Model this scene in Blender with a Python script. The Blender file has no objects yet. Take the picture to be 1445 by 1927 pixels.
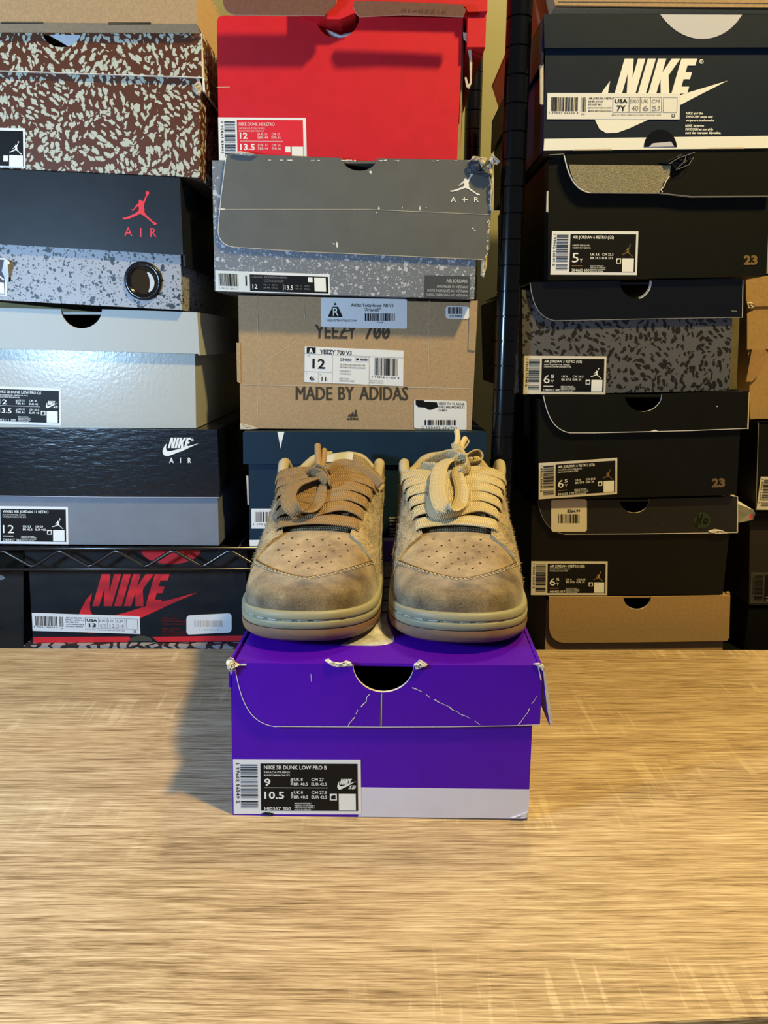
import bpy, bmesh, math, random
from mathutils import Vector, Matrix

S = bpy.context.scene
# ---------------------------------------------------------------- camera
F, CX, CY, H = 1340.0, 722.5, 963.5, 0.335
PITCH = math.atan(318.5 / F)
SP, CP = math.sin(PITCH), math.cos(PITCH)
cam_d = bpy.data.cameras.new('camera')
cam = bpy.data.objects.new('camera', cam_d)
S.collection.objects.link(cam)
cam.location = (0, 0, H)
cam.rotation_euler = (math.pi / 2 - PITCH, 0, 0)
cam_d.sensor_fit = 'VERTICAL'
cam_d.sensor_height = 36.0
cam_d.lens = F / 1927.0 * 36.0
cam_d.clip_start = 0.01
S.camera = cam
# ---------------------------------------------------------------- light
w = bpy.data.worlds.new('world')
S.world = w
w.use_nodes = True
w.node_tree.nodes['Background'].inputs[0].default_value = (0.70, 0.80, 1.0, 1)
w.node_tree.nodes['Background'].inputs[1].default_value = 0.05


def lamp(name, loc, power, col, radius):
    d = bpy.data.lights.new(name, 'POINT')
    d.energy = power
    d.color = col
    d.shadow_soft_size = radius
    o = bpy.data.objects.new(name, d)
    S.collection.objects.link(o)
    o.location = loc
    return o


lamp('ceiling_lamp', (0.76, -0.03, 1.85), 80, (1.0, 0.74, 0.25), 0.07)      # warm, up to the right
lamp('desk_lamp', (-0.62, 0.14, 0.37), 10.5, (0.42, 0.68, 1.0), 0.055)        # cool, low to the left
lamp('rear_fill_light', (0.42, 1.02, 1.55), 14, (1.0, 0.84, 0.46), 0.05)            # warm fill added between shelf and wall to brighten it, no lamp seen there
S.view_settings.view_transform = 'Standard'
S.view_settings.look = 'None'
S.view_settings.gamma = 1.0
S.view_settings.use_curve_mapping = False
S.view_settings.exposure = 1.25

# ---------------------------------------------------------------- projection of the photo's frame into the room
def ray(px, py):
    u, v = (px - CX) / F, (py - CY) / F
    return Vector((u, CP - v * SP, -SP - v * CP))


class Plane:
    """vertical plane y = y0 + k x facing the camera side"""
    def __init__(s, y0, k=0.0):
        s.y0, s.k = y0, k
        n = math.hypot(1, k)
        s.n = Vector((k / n, -1 / n, 0))
        s.back = -s.n

    def pt(s, px, py, off=0.0):
        d = ray(px, py)
        t = (s.y0) / (d.y - s.k * d.x)
        p = Vector((0, 0, H)) + d * t
        return p + s.n * off


def at(px, py, y):
    d = ray(px, py)
    return Vector((0, 0, H)) + d * (y / d.y)


# ---------------------------------------------------------------- materials
MATS = {}


def mat(name, col, rough=0.6, spec=0.4, metal=0.0, coat=0.0, sheen=0.0, emit=None, bump=None, vary=0.0, vscale=60, rvar=0.0):
    if name in MATS:
        return MATS[name]
    m = bpy.data.materials.new(name)
    m.use_nodes = True
    nt = m.node_tree
    b = nt.nodes['Principled BSDF']
    b.inputs['Base Color'].default_value = (*col, 1)
    b.inputs['Roughness'].default_value = rough
    b.inputs['Specular IOR Level'].default_value = spec
    b.inputs['Metallic'].default_value = metal
    b.inputs['Coat Weight'].default_value = coat
    b.inputs['Coat Roughness'].default_value = 0.15
    b.inputs['Sheen Weight'].default_value = sheen
    b.inputs['Sheen Roughness'].default_value = 0.5
    tc = nt.nodes.new('ShaderNodeTexCoord')
    if vary:
        n = nt.nodes.new('ShaderNodeTexNoise')
        n.inputs['Scale'].default_value = vscale
        n.inputs['Detail'].default_value = 6
        n.inputs['Roughness'].default_value = 0.65
        nt.links.new(tc.outputs['Object'], n.inputs['Vector'])
        r = nt.nodes.new('ShaderNodeValToRGB')
        r.color_ramp.elements[0].position = 0.3
        r.color_ramp.elements[1].position = 0.7
        r.color_ramp.elements[0].color = (*[c * (1 - vary) for c in col], 1)
        r.color_ramp.elements[1].color = (*[min(1, c * (1 + vary)) for c in col], 1)
        nt.links.new(n.outputs['Fac'], r.inputs['Fac'])
        nt.links.new(r.outputs['Color'], b.inputs['Base Color'])
    if bump:
        sc, st = bump[0], bump[1]
        n = nt.nodes.new('ShaderNodeTexNoise')
        n.inputs['Scale'].default_value = sc
        n.inputs['Detail'].default_value = 4
        if len(bump) > 2:
            mp = nt.nodes.new('ShaderNodeMapping')
            mp.inputs['Scale'].default_value = bump[2]
            nt.links.new(tc.outputs['Object'], mp.inputs['Vector'])
            nt.links.new(mp.outputs['Vector'], n.inputs['Vector'])
        else:
            nt.links.new(tc.outputs['Object'], n.inputs['Vector'])
        bp = nt.nodes.new('ShaderNodeBump')
        bp.inputs['Strength'].default_value = st
        bp.inputs['Distance'].default_value = 0.002
        nt.links.new(n.outputs['Fac'], bp.inputs['Height'])
        nt.links.new(bp.outputs['Normal'], b.inputs['Normal'])
    MATS[name] = m
    return m


def ramp(nt, src, stops, interp='LINEAR'):
    r = nt.nodes.new('ShaderNodeValToRGB')
    r.color_ramp.interpolation = interp
    e = r.color_ramp.elements
    while len(e) < len(stops):
        e.new(0.5)
    for i, (p, c) in enumerate(stops):
        e[i].position = p
        e[i].color = (*c, 1) if len(c) == 3 else c
    nt.links.new(src, r.inputs['Fac'])
    return r.outputs['Color']


def node(nt, typ, **kw):
    n = nt.nodes.new(typ)
    for k, v in kw.items():
        if k in n.inputs:
            n.inputs[k].default_value = v
        else:
            setattr(n, k, v)
    return n


def math_n(nt, op, a, b=None):
    n = nt.nodes.new('ShaderNodeMath')
    n.operation = op
    for i, x in enumerate((a, b)):
        if x is None:
            continue
        if isinstance(x, (int, float)):
            n.inputs[i].default_value = x
        else:
            nt.links.new(x, n.inputs[i])
    return n.outputs[0]


def blob_mat(name, base, blob, scale, rmin, rmax, keep, rough=0.5, stretch=1.7, dist=0.0035):
    """irregular elongated printed blobs, leaning one way here and the other way there"""
    m = mat(name, base, rough)
    nt = m.node_tree
    b = nt.nodes['Principled BSDF']
    tc = node(nt, 'ShaderNodeTexCoord')
    sx = node(nt, 'ShaderNodeSeparateXYZ')
    nt.links.new(tc.outputs['Object'], sx.inputs[0])
    cb = node(nt, 'ShaderNodeCombineXYZ')
    nt.links.new(math_n(nt, 'ADD', sx.outputs['X'], math_n(nt, 'MULTIPLY', sx.outputs['Y'], 0.9)), cb.inputs['X'])
    nt.links.new(sx.outputs['Z'], cb.inputs['Y'])
    wob = node(nt, 'ShaderNodeTexNoise', Scale=scale * 1.1, Detail=2.0)
    nt.links.new(cb.outputs[0], wob.inputs['Vector'])
    ad = node(nt, 'ShaderNodeMixRGB', blend_type='ADD')
    ad.inputs['Fac'].default_value = dist
    nt.links.new(cb.outputs[0], ad.inputs['Color1'])
    nt.links.new(wob.outputs['Color'], ad.inputs['Color2'])
    outs = []
    for ang in (38, -52, 80):
        rot = node(nt, 'ShaderNodeVectorRotate', rotation_type='Z_AXIS')
        rot.inputs['Angle'].default_value = math.radians(ang)
        nt.links.new(ad.outputs['Color'], rot.inputs['Vector'])
        mp = node(nt, 'ShaderNodeMapping')
        mp.inputs['Scale'].default_value = (1 / stretch, 1, 1)
        nt.links.new(rot.outputs['Vector'], mp.inputs['Vector'])
        v = node(nt, 'ShaderNodeTexVoronoi', Scale=scale, voronoi_dimensions='2D')
        nt.links.new(mp.outputs['Vector'], v.inputs['Vector'])
        sep = node(nt, 'ShaderNodeSeparateColor')
        nt.links.new(v.outputs['Color'], sep.inputs['Color'])
        rad = math_n(nt, 'ADD', math_n(nt, 'MULTIPLY', sep.outputs['Red'], rmax - rmin), rmin)
        rad = math_n(nt, 'MULTIPLY', rad, math_n(nt, 'LESS_THAN', sep.outputs['Green'], keep))
        outs.append(math_n(nt, 'LESS_THAN', v.outputs['Distance'], rad))
    sel = node(nt, 'ShaderNodeTexNoise', Scale=22.0, Detail=1.0)
    nt.links.new(ad.outputs['Color'], sel.inputs['Vector'])
    cur = outs[0]
    for thr, o_ in ((0.47, outs[1]), (0.56, outs[2])):
        mx = node(nt, 'ShaderNodeMixRGB')
        nt.links.new(math_n(nt, 'GREATER_THAN', sel.outputs['Fac'], thr), mx.inputs['Fac'])
        nt.links.new(cur, mx.inputs['Color1'])
        nt.links.new(o_, mx.inputs['Color2'])
        cur = mx.outputs['Color']
    mx = node(nt, 'ShaderNodeMixRGB')
    nt.links.new(cur, mx.inputs['Fac'])
    mx.inputs['Color1'].default_value = (*base, 1)
    mx.inputs['Color2'].default_value = (*blob, 1)
    nt.links.new(mx.outputs['Color'], b.inputs['Base Color'])
    return m


def speckle_mat(name, base, spots, rough=0.6):
    """cement splatter: several voronoi layers of dots with uneven size"""
    m = mat(name, base, rough)
    nt = m.node_tree
    b = nt.nodes['Principled BSDF']
    tc = node(nt, 'ShaderNodeTexCoord')
    dist = node(nt, 'ShaderNodeTexNoise', Scale=240.0, Detail=1.0)
    nt.links.new(tc.outputs['Object'], dist.inputs['Vector'])
    mixv = node(nt, 'ShaderNodeMixRGB', blend_type='ADD')
    mixv.inputs['Fac'].default_value = 0.006
    nt.links.new(tc.outputs['Object'], mixv.inputs['Color1'])
    nt.links.new(dist.outputs['Color'], mixv.inputs['Color2'])
    prev = None
    for (scale, rmax, dens, col) in spots:
        v = node(nt, 'ShaderNodeTexVoronoi', Scale=scale)
        nt.links.new(mixv.outputs['Color'], v.inputs['Vector'])
        sep = node(nt, 'ShaderNodeSeparateColor')
        nt.links.new(v.outputs['Color'], sep.inputs['Color'])
        keep = math_n(nt, 'SUBTRACT', sep.outputs['Red'], 1 - dens)
        rad = math_n(nt, 'MULTIPLY', keep, rmax / max(dens, 0.01))
        inside = math_n(nt, 'LESS_THAN', v.outputs['Distance'], rad)
        mx = node(nt, 'ShaderNodeMixRGB')
        nt.links.new(inside, mx.inputs['Fac'])
        if prev is None:
            mx.inputs['Color1'].default_value = (*base, 1)
        else:
            nt.links.new(prev, mx.inputs['Color1'])
        mx.inputs['Color2'].default_value = (*col, 1)
        prev = mx.outputs['Color']
    nt.links.new(prev, b.inputs['Base Color'])
    return m


def crackle_mat(name, base, line, scale, wid):
    m = mat(name, base, 0.6)
    nt = m.node_tree
    b = nt.nodes['Principled BSDF']
    tc = node(nt, 'ShaderNodeTexCoord')
    v = node(nt, 'ShaderNodeTexVoronoi', Scale=scale, feature='DISTANCE_TO_EDGE')
    nt.links.new(tc.outputs['Object'], v.inputs['Vector'])
    c = ramp(nt, v.outputs['Distance'], [(0, line), (wid, line), (wid + 0.02, base), (1, base)])
    nt.links.new(c, b.inputs['Base Color'])
    return m


KRAFT = mat('kraft_board', (0.39, 0.265, 0.15), 0.85, 0.2, vary=0.14, vscale=420, bump=(500, 0.1))
KRAFT2 = mat('kraft_carton', (0.37, 0.235, 0.105), 0.8, 0.25, vary=0.12, vscale=300, bump=(30, 0.12))
KRAFT_RAW = mat('raw_board_edge', (0.55, 0.47, 0.36), 0.9, 0.2, vary=0.2, vscale=500)
WHITE_EDGE = mat('white_paper_edge', (0.7, 0.66, 0.62), 0.9, 0.2, vary=0.15, vscale=400)
TORN = mat('torn_paper', (0.62, 0.58, 0.55), 0.95, 0.1, vary=0.35, vscale=300, bump=(300, 0.6))
INSIDE = mat('box_inside', (0.10, 0.075, 0.05), 0.9, 0.1)
PURPLE = mat('purple_card', (0.070, 0.0015, 0.40), 0.45, 0.25, vary=0.06, vscale=30, bump=(25, 0.06))
LAVENDER = mat('white_band', (0.62, 0.61, 0.72), 0.5, 0.35, vary=0.05, vscale=20, bump=(40, 0.08))
RED = mat('red_card', (0.55, 0.010, 0.022), 0.55, 0.3, vary=0.05, vscale=60, bump=(200, 0.04))
REDPRINT = mat('red_print', (0.62, 0.02, 0.03), 0.55, 0.3)
PINKRED = mat('label_red', (0.66, 0.02, 0.04), 0.5, 0.3)
NAVY = mat('navy_card', (0.007, 0.023, 0.048), 0.55, 0.2, vary=0.1, vscale=40, bump=(60, 0.03))
NAVY2 = mat('dark_navy_card', (0.0045, 0.0115, 0.027), 0.55, 0.2, vary=0.1, vscale=40, bump=(60, 0.03))
BLACKCARD = mat('black_card', (0.0038, 0.004, 0.0034), 0.6, 0.14, vary=0.15, vscale=60, bump=(60, 0.05))
BLACKMATTE = mat('black_matte_card', (0.007, 0.009, 0.013), 0.48, 0.3, vary=0.4, vscale=18, bump=(50, 0.05))
BLACKGLOSS = mat('black_gloss_card', (0.003, 0.004, 0.008), 0.24, 0.6, coat=0.25, bump=(110, 0.26, (0.6, 1.0, 2.2)))
BLACKGLOSS2 = mat('black_lacquer_card', (0.006, 0.006, 0.008), 0.18, 0.5, bump=(20, 0.05))
CREAM = mat('cream_card', (0.44, 0.44, 0.41), 0.22, 0.45, bump=(330, 0.09, (1, 1, 0.8)))
CREAM_LID = mat('cream_lid_card', (0.42, 0.43, 0.41), 0.5, 0.3, bump=(60, 0.03))
GREYCARD = mat('grey_card', (0.17, 0.19, 0.23), 0.45, 0.35, vary=0.06, vscale=50, bump=(90, 0.03))
ASH = mat('ash_flap', (0.105, 0.108, 0.105), 0.6, 0.3, vary=0.08, vscale=40, bump=(40, 0.1))
DARKGREY = mat('badge_grey', (0.055, 0.06, 0.07), 0.6, 0.3)
PAPER = mat('label_paper', (0.72, 0.72, 0.74), 0.5, 0.3)
SHINYPAPER = mat('foil_paper', (0.62, 0.66, 0.68), 0.25, 0.6, bump=(40, 0.4, (2, 1, 0.6)))
INK = mat('black_ink', (0.005, 0.005, 0.005), 0.5, 0.2)
GREYINK = mat('grey_ink', (0.22, 0.22, 0.23), 0.6, 0.2)
BROWNINK = mat('brown_ink', (0.055, 0.042, 0.03), 0.7, 0.2)
WHITEINK = mat('white_ink', (0.78, 0.78, 0.76), 0.5, 0.3)
PALEINK = mat('pale_lavender_ink', (0.50, 0.51, 0.62), 0.5, 0.3)
REDINK = mat('bright_red_ink', (0.72, 0.035, 0.05), 0.5, 0.3)
DARKRED = mat('faded_red_ink', (0.16, 0.012, 0.015), 0.6, 0.2)
GOLD = mat('gold_foil', (0.55, 0.34, 0.10), 0.35, 0.5, metal=0.8)
BRONZE = mat('bronze_foil', (0.22, 0.15, 0.07), 0.45, 0.5, metal=0.6)
TISSUE = mat('tissue_paper', (0.55, 0.57, 0.62), 0.9, 0.1, bump=(60, 0.5))
FELT = mat('grey_fluff_board', (0.26, 0.23, 0.15), 0.95, 0.1, vary=0.45, vscale=900, bump=(900, 0.6))
GREENDOT = mat('green_sticker', (0.02, 0.035, 0.012), 0.5, 0.3)
FADED = mat('faded_print', (0.50, 0.46, 0.42), 0.6, 0.2)
BLACKMETAL = mat('black_powder_coat', (0.0018, 0.0018, 0.0022), 0.2, 0.45)
WIRE = mat('black_wire', (0.006, 0.006, 0.008), 0.25, 0.7)
PEBBLE = blob_mat('brown_blob_print', (0.088, 0.024, 0.006), (0.46, 0.48, 0.40), 225, 0.20, 0.47, 0.97, 0.5, 2.2, 0.0055)
NIGHTPRINT = blob_mat('grey_black_blob_print', (0.085, 0.083, 0.09), (0.007, 0.007, 0.007), 200, 0.18, 0.46, 0.97, 0.5, 2.1, 0.0055)
CEMENT = speckle_mat('pale_cement_print', (0.31, 0.31, 0.34), [(260, 0.50, 0.7, (0.008, 0.010, 0.011)), (120, 0.44, 0.45, (0.009, 0.012, 0.013)), (480, 0.48, 0.6, (0.03, 0.033, 0.035))], 0.45)
GREYCEMENT = speckle_mat('grey_cement_print', (0.155, 0.17, 0.20), [(330, 0.5, 0.5, (0.44, 0.46, 0.52)), (180, 0.5, 0.40, (0.47, 0.48, 0.54)), (620, 0.5, 0.5, (0.36, 0.38, 0.43))], 0.5)
DARKSPECK = speckle_mat('black_speckled_card', (0.009, 0.008, 0.0055), [(150, 0.3, 0.3, (0.002, 0.002, 0.002)), (60, 0.3, 0.25, (0.002, 0.002, 0.002))], 0.5)
BROWNSPECK = speckle_mat('brown_speckled_card', (0.014, 0.010, 0.007), [(120, 0.33, 0.3, (0.006, 0.005, 0.004)), (60, 0.3, 0.3, (0.006, 0.005, 0.004))], 0.6)
ELEPHANT = crackle_mat('elephant_crackle_print', (0.30, 0.28, 0.30), (0.02, 0.015, 0.02), 62, 0.09)


def wood_mat():
    m = mat('oak_laminate', (0.5, 0.34, 0.18), 0.42, 0.35)
    nt = m.node_tree
    b = nt.nodes['Principled BSDF']
    tc = node(nt, 'ShaderNodeTexCoord')
    wav = node(nt, 'ShaderNodeTexNoise', Scale=5.0, Detail=2.0)
    nt.links.new(tc.outputs['Object'], wav.inputs['Vector'])
    add = node(nt, 'ShaderNodeMixRGB', blend_type='ADD')
    add.inputs['Fac'].default_value = 0.009
    nt.links.new(tc.outputs['Object'], add.inputs['Color1'])
    nt.links.new(wav.outputs['Color'], add.inputs['Color2'])

    def nz(sc, scale, detail, rough=0.6, dist=0.0):
        mp = node(nt, 'ShaderNodeMapping')
        mp.inputs['Scale'].default_value = sc
        nt.links.new(add.outputs['Color'], mp.inputs['Vector'])
        n = node(nt, 'ShaderNodeTexNoise', Scale=scale, Detail=detail, Roughness=rough, Distortion=dist)
        nt.links.new(mp.outputs['Vector'], n.inputs['Vector'])
        return n.outputs['Fac']
    fine = nz((0.028, 1, 1), 950, 3, 0.7)
    streak = nz((0.03, 1, 1), 380, 5, 0.75)
    band = nz((0.12, 1, 1), 22, 3, 0.5)
    f = math_n(nt, 'ADD', math_n(nt, 'MULTIPLY', fine, 0.46), math_n(nt, 'MULTIPLY', streak, 0.38))
    f = math_n(nt, 'ADD', f, math_n(nt, 'MULTIPLY', band, 0.16))
    c = ramp(nt, f, [(0.36, (0.10, 0.06, 0.028)), (0.435, (0.27, 0.178, 0.095)), (0.50, (0.43, 0.30, 0.175)), (0.57, (0.57, 0.43, 0.275)), (0.65, (0.72, 0.59, 0.42))])
    # pale saw marks running across the grain, in patches
    mp = node(nt, 'ShaderNodeMapping')
    mp.inputs['Scale'].default_value = (1, 0.075, 1)
    mp.inputs['Rotation'].default_value = (0, 0, math.radians(0))
    nt.links.new(tc.outputs['Object'], mp.inputs['Vector'])
    saw = node(nt, 'ShaderNodeTexNoise', Scale=170.0, Detail=2.0, Roughness=0.5)
    nt.links.new(mp.outputs['Vector'], saw.inputs['Vector'])
    mp2 = node(nt, 'ShaderNodeMapping')
    mp2.inputs['Scale'].default_value = (0.45, 1.3, 1)
    mp2.inputs['Location'].default_value = (0.31, 0.12, 0)
    nt.links.new(tc.outputs['Object'], mp2.inputs['Vector'])
    patch = node(nt, 'ShaderNodeTexNoise', Scale=11.0, Detail=1.0)
    nt.links.new(mp2.outputs['Vector'], patch.inputs['Vector'])
    pm = ramp(nt, patch.outputs['Fac'], [(0.54, (0, 0, 0)), (0.64, (1, 1, 1))])
    sm = ramp(nt, saw.outputs['Fac'], [(0.56, (0, 0, 0)), (0.62, (1, 1, 1))])
    mul = math_n(nt, 'MULTIPLY', pm, sm)
    brk = ramp(nt, fine, [(0.38, (0, 0, 0)), (0.6, (1, 1, 1))])
    mul = math_n(nt, 'MULTIPLY', mul, brk)
    mul = math_n(nt, 'MULTIPLY', mul, 0.6)
    mx = node(nt, 'ShaderNodeMixRGB')
    nt.links.new(mul, mx.inputs['Fac'])
    nt.links.new(c, mx.inputs['Color1'])
    mx.inputs['Color2'].default_value = (0.72, 0.58, 0.38, 1)
    nt.links.new(mx.outputs['Color'], b.inputs['Base Color'])
    bp = node(nt, 'ShaderNodeBump', Strength=0.25, Distance=0.001)
    nt.links.new(f, bp.inputs['Height'])
    nt.links.new(bp.outputs['Normal'], b.inputs['Normal'])
    return m


WOOD = wood_mat()


def suede_mat(name, c1, c2, c3, sc=38, bump=0.35, stretch=None):
    m = mat(name, c2, 0.9, 0.15, sheen=0.35)
    nt = m.node_tree
    b = nt.nodes['Principled BSDF']
    tc = node(nt, 'ShaderNodeTexCoord')
    n = node(nt, 'ShaderNodeTexNoise', Scale=sc, Detail=6.0, Roughness=0.6)
    n2 = node(nt, 'ShaderNodeTexNoise', Scale=900.0, Detail=2.0, Roughness=0.7)
    src = tc.outputs['Object']
    if stretch:
        mp = node(nt, 'ShaderNodeMapping')
        mp.inputs['Scale'].default_value = stretch
        nt.links.new(src, mp.inputs['Vector'])
        src = mp.outputs['Vector']
    nt.links.new(src, n.inputs['Vector'])
    nt.links.new(src, n2.inputs['Vector'])
    f = math_n(nt, 'ADD', math_n(nt, 'MULTIPLY', n.outputs['Fac'], 0.72), math_n(nt, 'MULTIPLY', n2.outputs['Fac'], 0.28))
    c = ramp(nt, f, [(0.36, c1), (0.5, c2), (0.63, c3)])
    nt.links.new(c, b.inputs['Base Color'])
    bp = node(nt, 'ShaderNodeBump', Strength=bump, Distance=0.0012)
    nt.links.new(n2.outputs['Fac'], bp.inputs['Height'])
    nt.links.new(bp.outputs['Normal'], b.inputs['Normal'])
    return m


SUEDE = suede_mat('tan_suede', (0.075, 0.052, 0.032), (0.185, 0.135, 0.08), (0.31, 0.232, 0.14), 42)
VAMP = suede_mat('tan_vamp_suede', (0.17, 0.112, 0.06), (0.29, 0.205, 0.115), (0.39, 0.29, 0.175), 50)
HAIRY = suede_mat('hairy_suede', (0.17, 0.125, 0.072), (0.32, 0.24, 0.142), (0.44, 0.34, 0.21), 55, 0.9, (1, 0.6, 1))
PILE = mat('hairy_suede_pile', (0.36, 0.275, 0.165), 0.9, 0.15, sheen=0.2, vary=0.3, vscale=90)
MIDSOLE = mat('cream_rubber', (0.29, 0.265, 0.175), 0.5, 0.3, vary=0.05, vscale=60)
GUM = mat('gum_rubber', (0.235, 0.135, 0.085), 0.42, 0.35, vary=0.08, vscale=60)
EDGE = mat('brown_cut_edge', (0.11, 0.068, 0.035), 0.9, 0.1)
LINING = mat('beige_lining', (0.45, 0.38, 0.26), 0.85, 0.15, bump=(900, 0.3))
STITCH = mat('pale_thread', (0.55, 0.48, 0.36), 0.7, 0.2)
STITCHW = mat('white_thread', (0.52, 0.54, 0.54), 0.6, 0.25)
DARKHOLE = mat('dark_hole', (0.03, 0.02, 0.012), 0.9, 0.1)
DARKSUEDE = mat('dark_gap_lining', (0.10, 0.095, 0.095), 0.95, 0.1, bump=(600, 0.4))


def weave_mat(name, c_hi, c_lo, fu, fv, chevron=0.0, st=0.9):
    m = mat(name, c_hi, 0.75, 0.2)
    nt = m.node_tree
    b = nt.nodes['Principled BSDF']
    uv = node(nt, 'ShaderNodeUVMap')
    sep = node(nt, 'ShaderNodeSeparateXYZ')
    nt.links.new(uv.outputs['UV'], sep.inputs[0])
    vv = math_n(nt, 'ABSOLUTE', math_n(nt, 'SUBTRACT', sep.outputs['Y'], 0.5))
    ph = math_n(nt, 'ADD', math_n(nt, 'MULTIPLY', sep.outputs['X'], fu), math_n(nt, 'MULTIPLY', vv, chevron))
    s1 = math_n(nt, 'SINE', ph)
    s2 = math_n(nt, 'SINE', math_n(nt, 'MULTIPLY', sep.outputs['Y'], fv))
    hgt = math_n(nt, 'ADD', math_n(nt, 'MULTIPLY', s1, 0.36), math_n(nt, 'MULTIPLY', s2, 0.07 if chevron else 0.2))
    hgt = math_n(nt, 'ADD', hgt, 0.5)
    c = ramp(nt, hgt, [(0.15, c_lo), (0.6, c_hi)])
    nt.links.new(c, b.inputs['Base Color'])
    bp = node(nt, 'ShaderNodeBump', Strength=st, Distance=0.0008)
    nt.links.new(hgt, bp.inputs['Height'])
    nt.links.new(bp.outputs['Normal'], b.inputs['Normal'])
    return m


LACE_TAN = weave_mat('tan_lace_weave', (0.34, 0.22, 0.115), (0.19, 0.118, 0.06), 2 * math.pi * 640, 2 * math.pi * 5, 15.0)
LACE_CREAM = weave_mat('cream_lace_weave', (0.62, 0.51, 0.32), (0.37, 0.285, 0.16), 2 * math.pi * 640, 2 * math.pi * 5, 15.0)
TONGUE = weave_mat('tan_tongue_mesh', (0.36, 0.275, 0.16), (0.14, 0.10, 0.055), 2 * math.pi * 420, 2 * math.pi * 42, 0.0)

# ---------------------------------------------------------------- geometry collectors
class G:
    def __init__(s):
        s.v, s.f, s.m, s.mats, s.uv = [], [], [], [], None

    def mi(s, m):
        if m not in s.mats:
            s.mats.append(m)
        return s.mats.index(m)

    def face(s, pts, m):
        i = len(s.v)
        s.v += [tuple(p) for p in pts]
        s.f.append(tuple(range(i, i + len(pts))))
        s.m.append(s.mi(m))

    def grid(s, rows, m, closed=False):
        """rows: list of equally long point lists"""
        i0 = len(s.v)
        n = len(rows[0])
        for r in rows:
            s.v += [tuple(p) for p in r]
        k = s.mi(m)
        for a in range(len(rows) - 1):
            for b in range(n if closed else n - 1):
                c = (b + 1) % n
                s.f.append((i0 + a * n + b, i0 + a * n + c, i0 + (a + 1) * n + c, i0 + (a + 1) * n + b))
                s.m.append(k)
        return i0

    def prism(s, pts, vec, mf, me=None):
        """front polygon pts pushed along vec"""
        me = me or mf
        n = len(pts)
        i = len(s.v)
        vec = Vector(vec)
        s.v += [tuple(p) for p in pts] + [tuple(Vector(p) + vec) for p in pts]
        s.f.append(tuple(range(i, i + n)))
        s.m.append(s.mi(mf))
        s.f.append(tuple(range(i + 2 * n - 1, i + n - 1, -1)))
        s.m.append(s.mi(mf))
        for a in range(n):
            b = (a + 1) % n
            s.f.append((i + a, i + n + a, i + n + b, i + b))
            s.m.append(s.mi(me[a] if isinstance(me, list) else me))

    def box(s, lo, hi, m):
        x0, y0, z0 = lo
        x1, y1, z1 = hi
        s.prism([(x0, y0, z0), (x1, y0, z0), (x1, y0, z1), (x0, y0, z1)], (0, y1 - y0, 0), m)

    def tube(s, path, r, m, n=8, cap=True):
        rows = []
        N = len(path)
        path = [Vector(p) for p in path]
        prev = None
        for i, p in enumerate(path):
            t = (path[min(i + 1, N - 1)] - path[max(i - 1, 0)]).normalized()
            a = prev if prev is not None else (Vector((0, 0, 1)) if abs(t.z) < 0.9 else Vector((1, 0, 0)))
            b = t.cross(a).normalized()
            a = b.cross(t).normalized()
            prev = a
            rr = r[i] if isinstance(r, (list, tuple)) else r
            rows.append([p + (a * math.cos(2 * math.pi * k / n) + b * math.sin(2 * math.pi * k / n)) * rr for k in range(n)])
        i0 = s.grid(rows, m, True)
        if cap:
            s.f.append(tuple(range(i0 + n - 1, i0 - 1, -1)))
            s.f.append(tuple(range(i0 + (N - 1) * n, i0 + N * n)))
            s.m += [s.mi(m)] * 2


def link(o, parent=None):
    S.collection.objects.link(o)
    if parent is not None:
        o.parent = parent


def build(name, g, parent=None, smooth=False, origin=None, label=None, bevel=None, kind=None, fixn=True, world=None):
    """one mesh object; vertices are given in room coordinates (or in the parent's when world is False)"""
    if origin is None:
        origin = world_loc(parent) if parent is not None else Vector((0, 0, 0))
    me = bpy.data.meshes.new(name)
    o3 = Vector(origin)
    me.from_pydata([tuple(Vector(p) - o3) for p in g.v], [], g.f)
    for m in g.mats:
        me.materials.append(m)
    me.polygons.foreach_set('material_index', g.m)
    if smooth:
        me.polygons.foreach_set('use_smooth', [True] * len(me.polygons))
    if g.uv:
        ul = me.uv_layers.new(name='UVMap')
        for li, lp in enumerate(me.loops):
            ul.data[li].uv = g.uv[lp.vertex_index]
    if fixn:
        bm = bmesh.new()
        bm.from_mesh(me)
        bmesh.ops.recalc_face_normals(bm, faces=bm.faces)
        bm.to_mesh(me)
        bm.free()
    me.update()
    o = bpy.data.objects.new(name, me)
    link(o, parent)
    if parent is None:
        o.location = o3
    if label:
        o['label'] = label
    if kind:
        o['kind'] = kind
    if bevel:
        md = o.modifiers.new('edge', 'BEVEL')
        md.width = bevel
        md.segments = 2
        md.limit_method = 'ANGLE'
        md.angle_limit = math.radians(50)
    return o


WL = {}


def world_loc(o):
    return WL.get(o.name, Vector((0, 0, 0)))


def thing(name, loc, label, cat, group=None):
    o = bpy.data.objects.new(name, None)
    S.collection.objects.link(o)
    o.location = loc
    o.empty_display_size = 0.02
    o['label'] = label
    o['category'] = cat
    if group:
        o['group'] = group
    WL[o.name] = Vector(loc)
    return o


def sub(o, g, name, **k):
    """child of a part: parts sit at their thing's origin, so the same offset holds"""
    top = o
    while top.parent is not None:
        top = top.parent
    return build(name, g, o, origin=world_loc(top), **k)


# ---------------------------------------------------------------- lettering
_TX = {}
_tc = bpy.data.curves.new('lettering_source', 'FONT')
_to = bpy.data.objects.new('lettering_source', _tc)


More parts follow.
